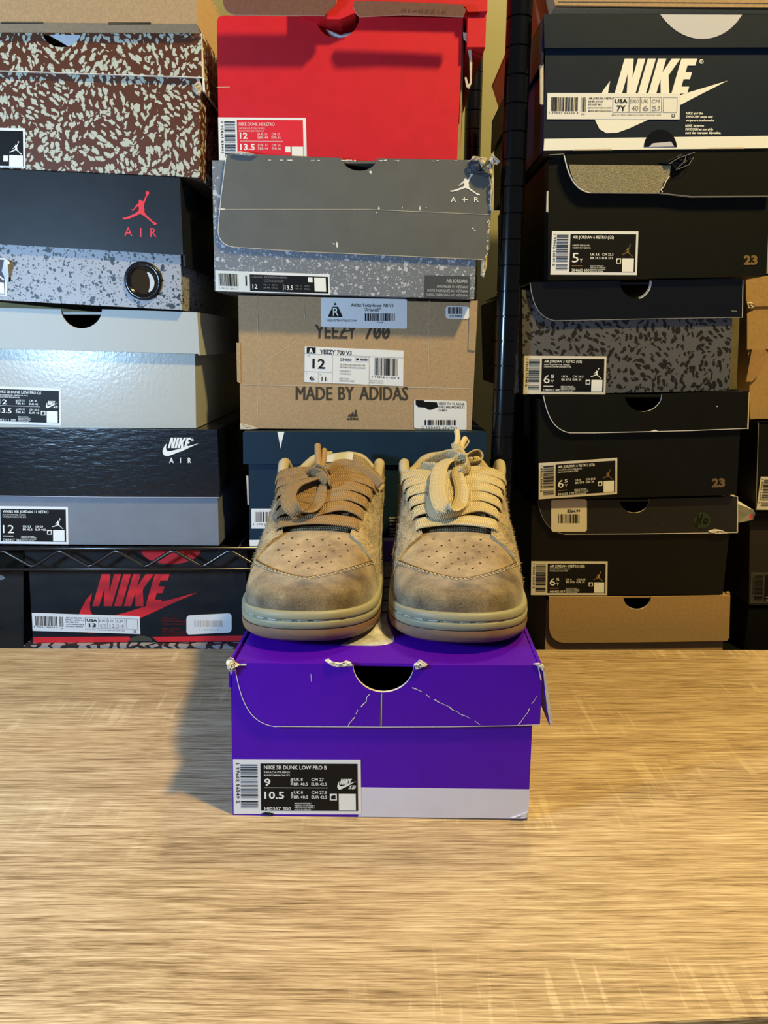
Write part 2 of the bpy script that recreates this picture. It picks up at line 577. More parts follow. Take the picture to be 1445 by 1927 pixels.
def text_geo(s, bold=0.0, res=2):
    key = (s, bold, res)
    if key not in _TX:
        _tc.body = s
        _tc.size = 1.0
        _tc.resolution_u = res
        _tc.offset = bold
        me = bpy.data.meshes.new_from_object(_to)
        vs = [(v.co.x, v.co.y) for v in me.vertices]
        fs = [tuple(p.vertices) for p in me.polygons]
        bpy.data.meshes.remove(me)
        xs = [v[0] for v in vs] or [0, 1]
        _TX[key] = (vs, fs, min(xs), max(xs))
    return _TX[key]


class Print:
    """flat print on a plane; coordinates through a mapping (u, v) -> photo pixel on that plane"""
    def __init__(s, plane, off=0.0006, frame=None):
        s.pl, s.off, s.g, s.fr = plane, off, G(), frame

    def P(s, u, v, lift=0.0):
        if s.fr:
            (x0, y0), (ux, uy), (vx, vy) = s.fr
            u, v = x0 + ux * u + vx * v, y0 + uy * u + vy * v
        return s.pl.pt(u, v, s.off + lift)

    def poly(s, pts, m, lift=0.0):
        s.g.face([s.P(u, v, lift) for u, v in pts], m)

    def rect(s, u0, v0, u1, v1, m, lift=0.0):
        s.poly([(u0, v0), (u1, v0), (u1, v1), (u0, v1)], m, lift)

    def text(s, t, u0, vb, u1, cap, m, bold=0.012, slope=0.0, shear=0.0, rot=False, lift=0.00012, res=2):
        """u0..u1 the ends, vb the baseline, cap the capital height (same unit as v)"""
        vs, fs, a, b = text_geo(t, bold, res)
        if not fs:
            return
        i0 = len(s.g.v)
        for (x, y) in vs:
            X = (x - a) / (b - a)
            Y = y / 0.69
            if rot:      # reads downwards
                uu, v2 = vb + cap * Y, u0 + (u1 - u0) * X
            else:
                uu = u0 + (u1 - u0) * X + shear * cap * Y
                v2 = vb - cap * Y + slope * (uu - u0)
            s.g.v.append(tuple(s.P(uu, v2, lift)))
        k = s.g.mi(m)
        for f in fs:
            s.g.f.append(tuple(i + i0 for i in f))
            s.g.m.append(k)

    def bars(s, u0, v0, u1, v1, m, seed, n=30, vertical=True, lift=0.00012):
        r = random.Random(seed)
        x = 0.0
        ws = []
        for i in range(n):
            ws.append((r.choice((1, 1, 2, 3)), r.choice((1, 1, 2, 2, 3))))
        tot = sum(a + b for a, b in ws)
        for a, b in ws:
            if vertical:
                s.rect(u0 + (u1 - u0) * x / tot, v0, u0 + (u1 - u0) * (x + a) / tot, v1, m, lift)
            else:
                s.rect(u0, v0 + (v1 - v0) * x / tot, u1, v0 + (v1 - v0) * (x + a) / tot, m, lift)
            x += a + b

    def line(s, pts, wd, m, lift=0.0001):
        for (a, b) in zip(pts[:-1], pts[1:]):
            dx, dy = b[0] - a[0], b[1] - a[1]
            L = math.hypot(dx, dy) or 1
            nx, ny = -dy / L * wd / 2, dx / L * wd / 2
            s.poly([(a[0] + nx, a[1] + ny), (b[0] + nx, b[1] + ny), (b[0] - nx, b[1] - ny), (a[0] - nx, a[1] - ny)], m, lift)

    def shape(s, pts, box, m, lift=0.00012):
        """outline in its own units fitted into box (u0, v0, u1, v1)"""
        xs = [p[0] for p in pts]
        ys = [p[1] for p in pts]
        u0, v0, u1, v1 = box
        q = [(u0 + (x - min(xs)) / (max(xs) - min(xs)) * (u1 - u0), v0 + (y - min(ys)) / (max(ys) - min(ys)) * (v1 - v0)) for x, y in pts]
        s.poly(q, m, lift)


JUMP = [(864, 178), (872, 180), (866, 195), (858, 215), (852, 235), (850, 250), (855, 265), (852, 276), (862, 292), (885, 315), (905, 335), (928, 343), (926, 350), (905, 356), (903, 345), (880, 325), (850, 300), (835, 292), (826, 290), (800, 302), (770, 315), (745, 322), (728, 323), (726, 312), (745, 310), (775, 297), (805, 282), (818, 272), (822, 255), (818, 243), (808, 250), (797, 262), (790, 271), (779, 268), (778, 262), (790, 262), (800, 245), (815, 228), (822, 222), (820, 212), (826, 205), (836, 207), (840, 216), (848, 212), (855, 195)]
SWOOSH = [(524, 318), (490, 355), (462, 402), (447, 440), (449, 480), (470, 515), (505, 532), (560, 530), (620, 512), (720, 475), (800, 450), (950, 385), (1115, 317), (1000, 345), (910, 367), (800, 396), (700, 425), (620, 442), (560, 450), (530, 440), (513, 412), (511, 375)]
NIKE = {'N': [(0, 0), (0, 1), (.27, 1), (.40, .45), (.40, 1), (.62, 1), (.62, 0), (.36, 0), (.22, .58), (.22, 0)],
        'I': [(.69, 0), (.69, 1), (.93, 1), (.93, 0)],
        'K': [(1.0, 0), (1.0, 1), (1.24, 1), (1.24, .60), (1.40, 1), (1.66, 1), (1.45, .52), (1.63, 0), (1.37, 0), (1.24, .42), (1.24, 0)],
        'E': [(1.69, 0), (1.69, 1), (2.16, 1), (2.16, .80), (1.93, .80), (1.93, .61), (2.12, .61), (2.12, .41), (1.93, .41), (1.93, .20), (2.16, .20), (2.16, 0)]}


def jumpman(p, u0, v0, u1, v1, m, lift=0.00012):
    p.shape(JUMP, (u0, v0 + (v1 - v0) * 0.125, u1, v1), m, lift)
    # the ball above the raised hand
    cu, cv = u0 + (u1 - u0) * 0.715, v0 + (v1 - v0) * 0.07
    ru, rv = (u1 - u0) * 0.055, (v1 - v0) * 0.062
    p.poly([(cu + ru * math.cos(a * math.pi / 6), cv + rv * math.sin(a * math.pi / 6)) for a in range(12)], m, lift)


def wordmark(p, u0, v0, u1, v1, m, shear=0.30, lift=0.00018, slope=0.0):
    """the four slanted block letters; box is the whole slanted extent"""
    k = (u1 - u0) / (2.16 + shear)
    h = v1 - v0
    for pts in NIKE.values():
        p.poly([(u0 + (x + shear * y) * k, v1 - y * h + slope * (x + shear * y) * k) for x, y in pts], m, lift)


def ring(p, cu, cv, ru, rv, m, lift=0.0001, w=0.3, n=16):
    for i in range(n):
        a, b = 2 * math.pi * i / n, 2 * math.pi * (i + 1) / n
        p.poly([(cu + ru * math.cos(a), cv + rv * math.sin(a)), (cu + ru * math.cos(b), cv + rv * math.sin(b)),
                (cu + ru * (1 - w) * math.cos(b), cv + rv * (1 - w) * math.sin(b)), (cu + ru * (1 - w) * math.cos(a), cv + rv * (1 - w) * math.sin(a))], m, lift)


def rounded(x0, y0, x1, y1, r, slope=0.0, n=4):
    pts = []
    for cx, cy, a0 in ((x1 - r, y0 + r, -90), (x1 - r, y1 - r, 0), (x0 + r, y1 - r, 90), (x0 + r, y0 + r, 180)):
        for i in range(n + 1):
            a = math.radians(a0 + 90 * i / n)
            x, y = cx + r * math.cos(a), cy + r * math.sin(a)
            pts.append((x, y + slope * (x - x0)))
    return pts


def notch(x0, x1, y, depth, n=14, y1=None):
    """points from left to right along a half round cut"""
    y1 = y if y1 is None else y1
    out = []
    for i in range(n + 1):
        a = math.pi * (1 - i / n)
        f = i / n
        out.append(((x0 + x1) / 2 + (x1 - x0) / 2 * math.cos(a), y + (y1 - y) * f + depth * math.sin(a)))
    return out


def bez(p0, p1, p2, p3, n=10):
    out = []
    for i in range(n + 1):
        t = i / n
        a, b, c, d = (1 - t) ** 3, 3 * t * (1 - t) ** 2, 3 * t * t * (1 - t), t ** 3
        out.append(tuple(a * p0[j] + b * p1[j] + c * p2[j] + d * p3[j] for j in range(len(p0))))
    return out


TH = 0.0022


# ---------------------------------------------------------------- shoe boxes
class Box:
    """body: front corners TL, TR, BR, BL in the photo on the vertical plane y0 + k x; everything else follows from it"""
    def __init__(s, label, body, y, depth, m, k=0.0, cut=None, inside=None, edge=None, roofed=False, name='shoe_box', cat='shoe box', backx=0.0):
        s.pl = Plane(y, k)
        s.y, s.k, s.depth, s.m = y, k, depth, m
        F4 = [s.pl.pt(*c) for c in body]
        s.F4 = F4
        back = s.pl.back * depth
        base = (F4[2] + F4[3]) / 2 + back / 2
        base.z = min(F4[2].z, F4[3].z)
        s.o = thing(name, base, label, cat)
        edge = edge or m
        ins = inside or INSIDE
        TL, TR, BR, BL = F4
        g = G()
        top = [body[0]] + (cut or []) + [body[1]]
        g.prism([s.pl.pt(*c) for c in top + [body[2], body[3]]], s.pl.back * TH, m, edge)
        rx = (BR - BL).normalized()
        e = s.pl.back * TH
        B = s.pl.back * depth
        g.prism([TL + e, BL + e, BL + B, TL + B], rx * TH, m, m)
        g.prism([TR + e, BR + e, BR + B, TR + B], -rx * TH, m, m)
        g.prism([TL + B, TR + B, BR + B, BL + B], -s.pl.back * TH, m, m)
        up = Vector((0, 0, TH))
        g.prism([BL + e + rx * TH, BR + e - rx * TH, BR + B - rx * TH, BL + B + rx * TH], up, ins)
        if roofed:
            g.prism([TL, TR, TR + B, TL + B], Vector((0, 0, -TH)), m, m)
        s.body = build('body', g, s.o)

    def lid(s, front, y=None, m=None, edge=None, sides=None, top=True, name='lid', topm=None, dy=0.0034, drop=None, k=None, label=None, overl=0.0, overr=0.0, inner=None):
        """front: outline in the photo, first point top left, then along the top to the top right, then round"""
        pl = Plane(s.y - dy if y is None else y, s.k if k is None else k)
        s.lpl = pl
        g = G()
        m = m or s.m
        edge = edge or m
        px = front['top'] + front['rest']
        pts = [pl.pt(*c) for c in px]
        (ax, ay), (bx, by) = front['top'][0], front['top'][-1]
        fold = [abs(c[1] - (ay + (by - ay) * (c[0] - ax) / (bx - ax))) < 4 for c in px]
        n_ = len(px)
        g.prism(pts, pl.back * TH, m, [m if fold[i] and fold[(i + 1) % n_] and i < len(front['top']) else edge for i in range(n_)])
        TL, TR = pl.pt(*front['top'][0]), pl.pt(*front['top'][-1])
        D = pl.back * (s.depth + dy * 2)
        e = pl.back * TH
        rx = (TR - TL).normalized()
        if top:
            zt_ = min(TL.z, TR.z)
            A_, B_ = TL + e, TR + e
            A_.z = B_.z = zt_
            D2 = D - e
            g.prism([A_, B_, B_ + D2, A_ + D2], Vector((0, 0, -TH)), topm or m, topm or m)
            s.top_z = zt_
        if sides:
            # left and right side flaps: heights in metres
            for sgn, P, h in ((1, TL, sides[0]), (-1, TR, sides[1])):
                if h:
                    dz = Vector((0, 0, -h))
                    tz = Vector((0, 0, -TH))
                    g.prism([P + e + tz, P + e + dz, P + D + dz, P + D + tz], rx * sgn * TH, m, edge)
        s.lidob = build(name, g, s.o, label=label)
        return s.lidob

    def part(s, name, poly, off, th, m, edge=None, plane=None, parent=None, label=None, smooth=False):
        pl = plane or s.pl
        g = G()
        g.prism([pl.pt(*c, off + th) for c in poly], pl.back * th, m, edge or m)
        if parent is not None:
            return sub(parent, g, name, label=label)
        return build(name, g, s.o, label=label)

    def ink(s, p, name='print', parent=None, label=None):
        if parent is not None:
            return sub(parent, p.g, name, fixn=False, label=label)
        return build(name, p.g, s.o, fixn=False, label=label)


def frame(x0, y0, x1, y1, slope=0.0, lean=0.0):
    """label rectangle: u along its width, v down its height"""
    return ((x0, y0), (x1 - x0, slope * (x1 - x0)), (lean, y1 - y0))


def size_label(b, fr, title, sub2, big, cols, code, micro, logo='jump', plane=None, off=0.0004, seed=1, paper=PAPER, panel=INK, ink=WHITEINK, sizes2=None, bigsup=None, logom=None, pu=0.215, pv=(0.07, 0.935), barink=INK, digits=None, label=None, vertical=False, corner=None, icon=True, bigw=None, barcode=True, panel_right=0.975):
    pl = plane or b.pl
    p = Print(pl, off, fr)
    g = G()
    g.prism([p.P(u, v, 0) for u, v in ((0, 0), (1, 0), (1, 1), (0, 1))], pl.back * 0.0003, paper)
    lab = build('label', g, b.o, label=label)
    p = Print(pl, off + 0.00015, fr)
    p.rect(pu, pv[0], panel_right, pv[1], panel)
    if barcode:
        p.bars(0.058, 0.09, 0.192, 0.72, barink, seed, 26, vertical=False)
        p.bars(0.058, 0.76, 0.192, 0.90, barink, seed + 50, 6, vertical=False)
        p.text(digits or '1 97602 56549 2', 0.07, 0.022, 0.80, 0.026, barink, rot=True, res=1)
    U = pu + 0.028
    if title:
        p.text(title[0], U, 0.175, title[1], 0.07, ink, 0.014)
    for i, (t, u1) in enumerate(sub2):
        p.text(t, U, 0.245 + 0.055 * i, u1, 0.034, ink, 0.01, res=1)
    if sizes2:
        p.text(big, U, 0.475, U + 0.05 * len(big), 0.125, ink, 0.02)
        p.rect(U, 0.508, 0.745, 0.516, ink, 0.00012)
        p.text(sizes2, U, 0.712, U + (0.155 if '.' in sizes2 else 0.07), 0.125, ink, 0.02)
        if not vertical:
            p.text('MENS', 0.345, 0.45, 0.465, 0.02, ink, rot=True, res=1)
            p.text('WMNS', 0.585, 0.45, 0.705, 0.02, ink, rot=True, res=1)
        for r0, cc in ((0.0, cols[0]), (0.237, cols[1])):
            for j, (t, u0, u1) in enumerate(cc):
                p.text(t, u0, 0.385 + r0 + 0.085 * (j % 2), u1, 0.052, ink, 0.012)
    else:
        bw = bigw or 0.075
        p.text(big, U, 0.715, U + bw, 0.215, ink, 0.0)
        if bigsup:
            for t, v in bigsup:
                p.text(t, U + bw + 0.01, v, U + bw + 0.05, 0.085, ink, 0.0)
        for j, (t, u0, u1) in enumerate(cols):
            p.text(t, u0, 0.56 + 0.08 * (j % 2), u1, 0.052, ink, 0.014)
        p.rect(U, 0.785, U + 0.12, 0.805, logom or ink, 0.00012)
    p.text(code, U, 0.925, U + 0.205, 0.06, ink, 0.008)
    for i, t in enumerate(micro):
        p.text(t, 0.478 if sizes2 else 0.455, 0.81 + 0.04 * i, 0.478 + 0.006 * len(t) + 0.03, 0.026, ink, 0.012, res=1)
    if icon:
        p.rect(0.755, 0.62, 0.81, 0.74, ink, 0.0001)
        p.rect(0.765, 0.66, 0.80, 0.72, panel, 0.0002)
        p.rect(0.775, 0.645, 0.80, 0.665, panel, 0.0002)
    p.rect(0.825, 0.62, 0.958, 0.925, ink, 0.0001)            # plain white square
    lm = logom or ink
    if logo == 'jump':
        jumpman(p, 0.815, 0.30, 0.945, 0.585, lm)
    elif logo == 'tick':
        wordmark(p, 0.835, 0.345, 0.93, 0.45, lm)
        p.shape(SWOOSH, (0.815, 0.385, 0.962, 0.54), lm)
        p.text('SB', 0.90, 0.53, 0.955, 0.065, lm, 0.02, shear=0.2)
    if corner:
        corner(p)
    b.ink(p, 'lettering', lab)
    return lab


def table_label(b, fr, lines, cells, micro, plane=None, off=0.0004, seed=3, ink=INK, digits='1 97597 03659 3', label=None, paper=PAPER):
    pl = plane or b.pl
    p = Print(pl, off, fr)
    g = G()
    g.prism([p.P(u, v, 0) for u, v in ((0, 0), (1, 0), (1, 1), (0, 1))], pl.back * 0.0003, paper)
    lab = build('label', g, b.o, label=label)
    p = Print(pl, off + 0.00015, fr)
    p.bars(0.03, 0.16, 0.235, 0.70, ink, seed, 22)
    p.bars(0.255, 0.16, 0.295, 0.72, ink, seed + 9, 5)
    p.text(digits, 0.015, 0.80, 0.235, 0.075, ink, 0.005, res=1)
    p.text('16', 0.262, 0.84, 0.285, 0.07, ink, 0.005, res=1)
    for i, (t, u1) in enumerate(lines):
        p.text(t, 0.312, 0.24 + 0.118 * i, u1, 0.075 if i < 3 else 0.05, ink, 0.012, res=1)
    us = [0.495, 0.617, 0.70, 0.778, 0.862]
    p.line([(us[0], 0.16), (us[-1], 0.16)], 0.012, ink)
    p.line([(us[0], 0.74), (us[-1], 0.74)], 0.012, ink)
    for u in us:
        p.rect(u - 0.0012, 0.16, u + 0.0012, 0.74, ink, 0.0001)
    for i, (a, c) in enumerate(cells):
        first = i == 0
        u0, u1 = us[i], us[i + 1]
        wd = u1 - u0
        p.text(a, u0 + wd * 0.10, 0.38, u1 - wd * (0.10 if i < 2 else 0.2), 0.14, ink if first else GREYINK, 0.03 if first else 0.0)
        p.text(c, u0 + wd * (0.24 if len(c) < 3 or first else 0.12), 0.68, u1 - wd * (0.2 if first else 0.16), 0.20, ink if first else GREYINK, 0.03 if first else 0.0)
    p.text(micro, 0.49, 0.86, 0.86, 0.05, GREYINK, 0.005, res=1)
    for a, c in (((0.875, 0.16), (0.978, 0.16)), ((0.875, 0.74), (0.978, 0.74)), ((0.875, 0.16), (0.875, 0.74)), ((0.978, 0.16), (0.978, 0.74))):
        p.rect(min(a[0], c[0]) - 0.001, min(a[1], c[1]) - 0.006, max(a[0], c[0]) + 0.001, max(a[1], c[1]) + 0.006, ink, 0.0001)
    p.rect(0.94, 0.80, 0.962, 0.92, ink, 0.0001)
    p.rect(0.944, 0.82, 0.956, 0.90, paper, 0.0002)
    b.ink(p, 'lettering', lab)
    return lab


def crumple(b, poly, plane, off, m, seed, amp=0.004, name='torn_edge', n=5, label=None):
    """ragged scrap of board: outline in the photo, its middle and rim pushed in and out"""
    r = random.Random(seed)
    g = G()
    cx = sum(p[0] for p in poly) / len(poly)
    cy = sum(p[1] for p in poly) / len(poly)
    rows = []
    for i in range(n + 1):
        f = i / n
        rows.append([plane.pt(cx + (x - cx) * f + r.uniform(-1, 1), cy + (y - cy) * f + r.uniform(-1, 1), off + (r.uniform(0.1, 1) * amp if i < n else r.uniform(0, 0.4) * amp)) for x, y in poly])
    g.grid(rows, m, True)
    back = [p - plane.n * 0.0012 for p in rows[-1]]
    g.grid([rows[-1], back], m, True)
    g.face(back, m)
    return build(name, g, b.o, label=label)


# ================================================================ structure
FLOOR_Z = -0.45
g = G()
g.box((-1.6, -1.2, FLOOR_Z - 0.02), (1.6, 1.35, FLOOR_Z), mat('dark_floor', (0.10, 0.095, 0.09), 0.7, 0.3, vary=0.2, vscale=20))
o = build('floor', g, kind='structure')
g = G()
g.box((-1.6, 1.27, FLOOR_Z), (1.6, 1.31, 2.3), mat('olive_wall_paint', (0.27, 0.26, 0.15), 0.8, 0.2, bump=(120, 0.05)))
o = build('wall_back', g, kind='structure')

# ================================================================ table
tb = thing('table', (0, 0.52, FLOOR_Z), 'light oak table in the foreground with pale saw marks across its grain', 'table')
g = G()
g.prism([(-0.75, 0.2499, 0), (0.75, 0.3204, 0), (0.75, 0.7405, 0), (0.0, 0.7438, 0), (-0.75, 0.7480, 0)], (0, 0, -0.028), WOOD)
top = build('tabletop', g, tb, bevel=0.0015)
for sx in (-0.70, 0.66):
    for sy in (0.31, 0.69):
        g = G()
        g.box((sx, sy, FLOOR_Z), (sx + 0.04, sy + 0.04, -0.028), BLACKMETAL)
        build('leg', g, tb)

# ================================================================ wire shelf
SHELF_Y = 0.787
ZR = at(700, 1032, SHELF_Y).z           # top rail axis
sh = thing('wire_shelf', (-0.3, 0.96, FLOOR_Z), 'black wire shelving unit with grooved round posts and a zigzag rail', 'shelf')


def post(x, y, z0, z1):
    g = G()
    r = 0.0125
    rows = []
    z = z0
    prof = []
    while z < z1:
        prof += [(r, z), (r, z + 0.0236), (r - 0.0016, z + 0.0240), (r - 0.0016, z + 0.0250)]
        z += 0.0254
    for rr, zz in prof:
        rows.append([(x + rr * math.cos(2 * math.pi * k / 24), y + rr * math.sin(2 * math.pi * k / 24), zz) for k in range(24)])
    g.grid(rows, BLACKMETAL, True)
    o = build('post', g, sh, smooth=True)
    md = o.modifiers.new('split', 'EDGE_SPLIT')
    md.split_angle = math.radians(35)
    return o


PX = 0.1318
BACKY = 1.16
for x in (PX, -0.80):
    for y in (SHELF_Y, BACKY):
        post(x, y, FLOOR_Z, 0.95)
z_low = -0.060


def rails(z_top, z_bot, ys, x0, x1):
    for y in ys:
        for z in (z_top, z_bot):
            g = G()
            g.tube([(x0, y, z), (x1, y, z)], 0.0022, WIRE, 10)
            build('rail', g, sh, smooth=True)
        # zigzag between the two
        g = G()
        step = 0.0655
        n = int((x1 - x0) / step * 2)
        xs = -0.4395 - step * 8
        path = []
        i = 0
        while xs < x1 - 0.005:
            if xs > x0:
                z = (z_top - 0.003) if i % 2 == 0 else (z_bot + 0.0035)
                zz = (z_top - 0.0045) if i % 2 == 0 else (z_bot + 0.005)
                path += [(xs - 0.004, y, zz), (xs, y, z), (xs + 0.004, y, zz)]
            xs += step / 2
            i += 1
        g.tube(path, 0.002, WIRE, 8)
        build('zigzag_wire', g, sh, smooth=True)


rails(ZR, at(700, 1071, SHELF_Y).z, (SHELF_Y, BACKY), -0.79, PX - 0.008)
rails(z_low, z_low - 0.024, (SHELF_Y, BACKY), -0.79, PX - 0.008)
wire_me = None
for zz in (ZR, z_low):
    for i in range(36):
        x = -0.78 + i * 0.0255
        if wire_me is None:
            g = G()
            g.tube([(x, SHELF_Y, zz - 0.0005), (x, BACKY, zz - 0.0005)], 0.0016, WIRE, 6)
            wo = build('deck_wire', g, sh, smooth=True)
            wire_me, w0 = wo, (x, zz)
        else:
            c = wire_me.copy()
            S.collection.objects.link(c)
            c.location = (x - w0[0], 0, zz - w0[1])
DECK = ZR + 0.0024
# a dark crate, below the table's edge, that carries the right hand stacks
ct = thing('storage_crate', (0.42, 1.0, FLOOR_Z), 'black storage crate standing on the floor below the right hand box stacks', 'crate')
CR_TOP = at(1200, 1226, 0.80).z - 0.02
g = G()
for lo, hi in (((0.16, 0.79, FLOOR_Z), (0.75, 0.80, CR_TOP - 0.012)), ((0.16, 1.19, FLOOR_Z), (0.75, 1.20, CR_TOP - 0.012)), ((0.16, 0.80, FLOOR_Z), (0.17, 1.19, CR_TOP - 0.012)), ((0.74, 0.80, FLOOR_Z), (0.75, 1.19, CR_TOP - 0.012))):
    g.box(lo, hi, BLACKCARD)
build('body', g, ct)
g = G()
g.box((0.155, 0.785, CR_TOP - 0.012), (0.755, 1.205, CR_TOP), BLACKCARD)
build('lid', g, ct, bevel=0.003)

# ================================================================ purple box on the table
pb = Box('purple shoe box with torn flap on the table under both sneakers', [(434, 1262), (1006, 1262), (993.5, 1541.3), (438, 1534)], 0.4507, 0.303, PURPLE, k=-0.030,
         cut=notch(652, 792, 1262, 46), edge=WHITE_EDGE)
flap = dict(top=[(441, 1247)] + [(612, 1249.5), (640, 1251)] + notch(664, 779, 1251, 52) + [(800, 1252), (1020.5, 1252)],
            rest=[(1019, 1300), (1016, 1364), (960, 1366), (850, 1368), (718, 1368), (520, 1367)] + bez((520, 1367), (470, 1362), (452, 1322), (441, 1247), 8)[1:-1])
pb.lid(flap, edge=WHITE_EDGE, topm=PURPLE, overl=0.0)
# left and right lid flaps
LP = pb.lpl
g = G()
TR = LP.pt(1020.5, 1252)
D = LP.back * 0.30
p0, p1 = TR + LP.back * 0.001, TR + D
g.prism([p0, p1, p1 + Vector((0.004, 0, -0.044)), LP.pt(1039, 1364)], (-0.0022, 0, 0), PURPLE, PURPLE)
g.prism([LP.pt(1021, 1254, 0.0002), LP.pt(1024.5, 1254, 0.0002), LP.pt(1040.5, 1364, 0.0002), LP.pt(1035, 1365, 0.0002), LP.pt(1029, 1330, 0.0002)], (0, 0.0004, 0), KRAFT_RAW)
build('side_flap', g, pb.o)
g = G()
TL = LP.pt(434.0, 1247)
g.prism([TL + LP.back * 0.003, TL + D, TL + D + Vector((0.0, 0, -0.022)), TL + LP.back * 0.003 + Vector((-0.0015, 0, -0.020))], (-0.0018, 0, 0), PURPLE, PURPLE)
build('side_flap', g, pb.o)
pb.part('white_band', [(674, 1481.5), (996.5, 1485.5), (993.5, 1540.6), (674, 1536.8)], 0.0, 0.00015, LAVENDER)
# worn lines
pw = Print(LP, 0.0003)
WL_ = WHITE_EDGE
pw.line(bez((520, 1367), (470, 1362), (452, 1322), (441, 1247), 12), 1.3, WL_)
pw.line([(520, 1366.5), (718, 1367.5), (850, 1367), (960, 1365), (1016, 1363)], 1.2, WL_)
pw.line([(717, 1304), (716, 1330), (715, 1366)], 1.6, INSIDE)
pw.line([(718.5, 1304), (717.5, 1366)], 0.8, WL_)
rr = random.Random(4)
for (a, c, n) in (((700, 1301), (654, 1366), 11), ((768, 1288), (902, 1362), 16), ((1012, 1310), (975, 1364), 7)):
    pts = [(a[0] + (c[0] - a[0]) * i / n + rr.uniform(-2.2, 2.2), a[1] + (c[1] - a[1]) * i / n + rr.uniform(-1.5, 1.5)) for i in range(n + 1)]
    for i in range(n):
        if rr.random() < 0.85:
            pw.line(pts[i:i + 2], rr.uniform(0.6, 2.0), WL_)
pw.line([(585, 1268), (586, 1282)], 1.0, PALEINK)
pw.line([(1012, 1252), (1018, 1280)], 2.0, WL_)
pw.line([(445, 1251), (464, 1250)], 3.5, WL_)
pb.ink(pw, 'crease_lines', pb.lidob)
crumple(pb, [(612, 1243), (618, 1240), (624, 1245), (640, 1247), (652, 1243), (660, 1246), (664, 1252), (650, 1253), (636, 1254), (622, 1250)], LP, 0.0004, TORN, 1, 0.0025)
crumple(pb, [(778, 1250), (786, 1246), (790, 1241), (797, 1246), (805, 1251), (794, 1255), (782, 1260)], LP, 0.0004, TORN, 2, 0.003)
crumple(pb, [(427, 1243), (434, 1236), (441, 1238), (444, 1246), (452, 1250), (440, 1254), (437, 1268), (433, 1262), (428, 1256)], LP, 0.0006, TORN, 3, 0.004)
crumple(pb, [(1004, 1249), (1014, 1247), (1022, 1252), (1021, 1262), (1016, 1256)], LP, 0.0004, TORN, 5, 0.0015)
crumple(pb, [(984, 1530), (993, 1526), (993.5, 1538), (986, 1539.5), (960, 1538.5)], pb.pl, 0.0002, LAVENDER, 6, 0.0012, name='crushed_corner')
crumple(pb, [(492, 1529), (500, 1527.5), (515, 1529), (517, 1531.5), (505, 1532.8), (496, 1532)], pb.pl, 0.0004, INK, 7, 0.0012, name='torn_scrap', label='black scrap of torn label')
# big pale tick print on the top
g = G()
zt = pb.top_z


def ontop(px, py, z):
    d = ray(px, py)
    return Vector((0, 0, H)) + d * ((z - H) / d.z)


PALETOP = mat('worn_white_print', (0.42, 0.40, 0.36), 0.7, 0.2, vary=0.45, vscale=70, bump=(30, 0.35, (0.3, 3, 1)))
q = [(690, 1213), (738, 1213), (745, 1206), (738, 1190), (729, 1168), (738, 1090), (738, 1058), (706, 1058), (706, 1090), (704, 1170), (672, 1205)]
q = [(640, 1214)] + bez((690, 1215), (730, 1216), (752, 1210), (738, 1192), 8) + bez((738, 1192), (730, 1172), (724, 1166), (728, 1150), 6)[1:] + [(752, 1110), (752, 1058), (690, 1058), (690, 1110), (690, 1165)] + bez((690, 1165), (676, 1190), (662, 1205), (640, 1214), 5)[1:-1]
g.prism([ontop(x, y, zt + 0.0002) for x, y in q], (0, 0, -0.0001), PALETOP)
sub(pb.lidob, g, 'top_print', label='worn white emblem print')
g = G()
for y_ in (1087, 1104, 1129, 1151):
    g.prism([ontop(x, y, zt + 0.00035) for x, y in ((700, y_), (742, y_ - 1), (742, y_ + 1.5), (700, y_ + 2.5))], (0, 0, -0.0001), INK)
sub(pb.lidob, g, 'crease_shadow_print', label='dark scuff lines')  # thin dark strips paint the shade in the lid's creases
size_label(pb, frame(438.5, 1428.5, 678.5, 1429, 0.0, 0.0)[0:1] + ((240, 1.0), (1.5, 102.5)), ('NIKE SB DUNK LOW PRO B', 0.735), [('PARACHUTE BEIGE', 0.445), ('BEIGE PARACHUTE', 0.445)], '9',
           ([('UK 8', 0.475, 0.545), ('BR 40.5', 0.475, 0.585), ('CM 27', 0.612, 0.71), ('EUR 42.5', 0.612, 0.733)], [('UK 8', 0.475, 0.545), ('BR 40.5', 0.475, 0.585), ('CM 27.5', 0.612, 0.733), ('EUR 42.5', 0.612, 0.733)]),
           'HJ0367 200', ['MADE IN VIETNAM /', 'FABRIQUÉ AU VIETNAM /', 'FABRICADO NO VIETNÃ /', 'HECHO EN VIETNAM'], logo='tick', sizes2='10.5', pu=0.215, seed=11)

# ================================================================ left stack
# L1 kraft carton, top
b = Box('plain kraft carton at the top of the left stack', [(-70, -60), (369, -60), (370, 45), (-70, 41)], 0.768, 0.33, KRAFT, roofed=True)
g = G()
g.prism([b.pl.pt(-70, 41.5, .0006), b.pl.pt(370, 45.5, .0006), b.pl.pt(374, 58, -.005), b.pl.pt(-70, 56, -.005)], (0, 0.0012, 0), KRAFT)
build('bottom_fold', g, b.o)
p = Print(b.pl, 0.0004)
p.rect(2, 41, 82, 44.5, INK)
p.rect(204, 42.5, 284, 46.5, INK)
b.ink(p, 'slot')
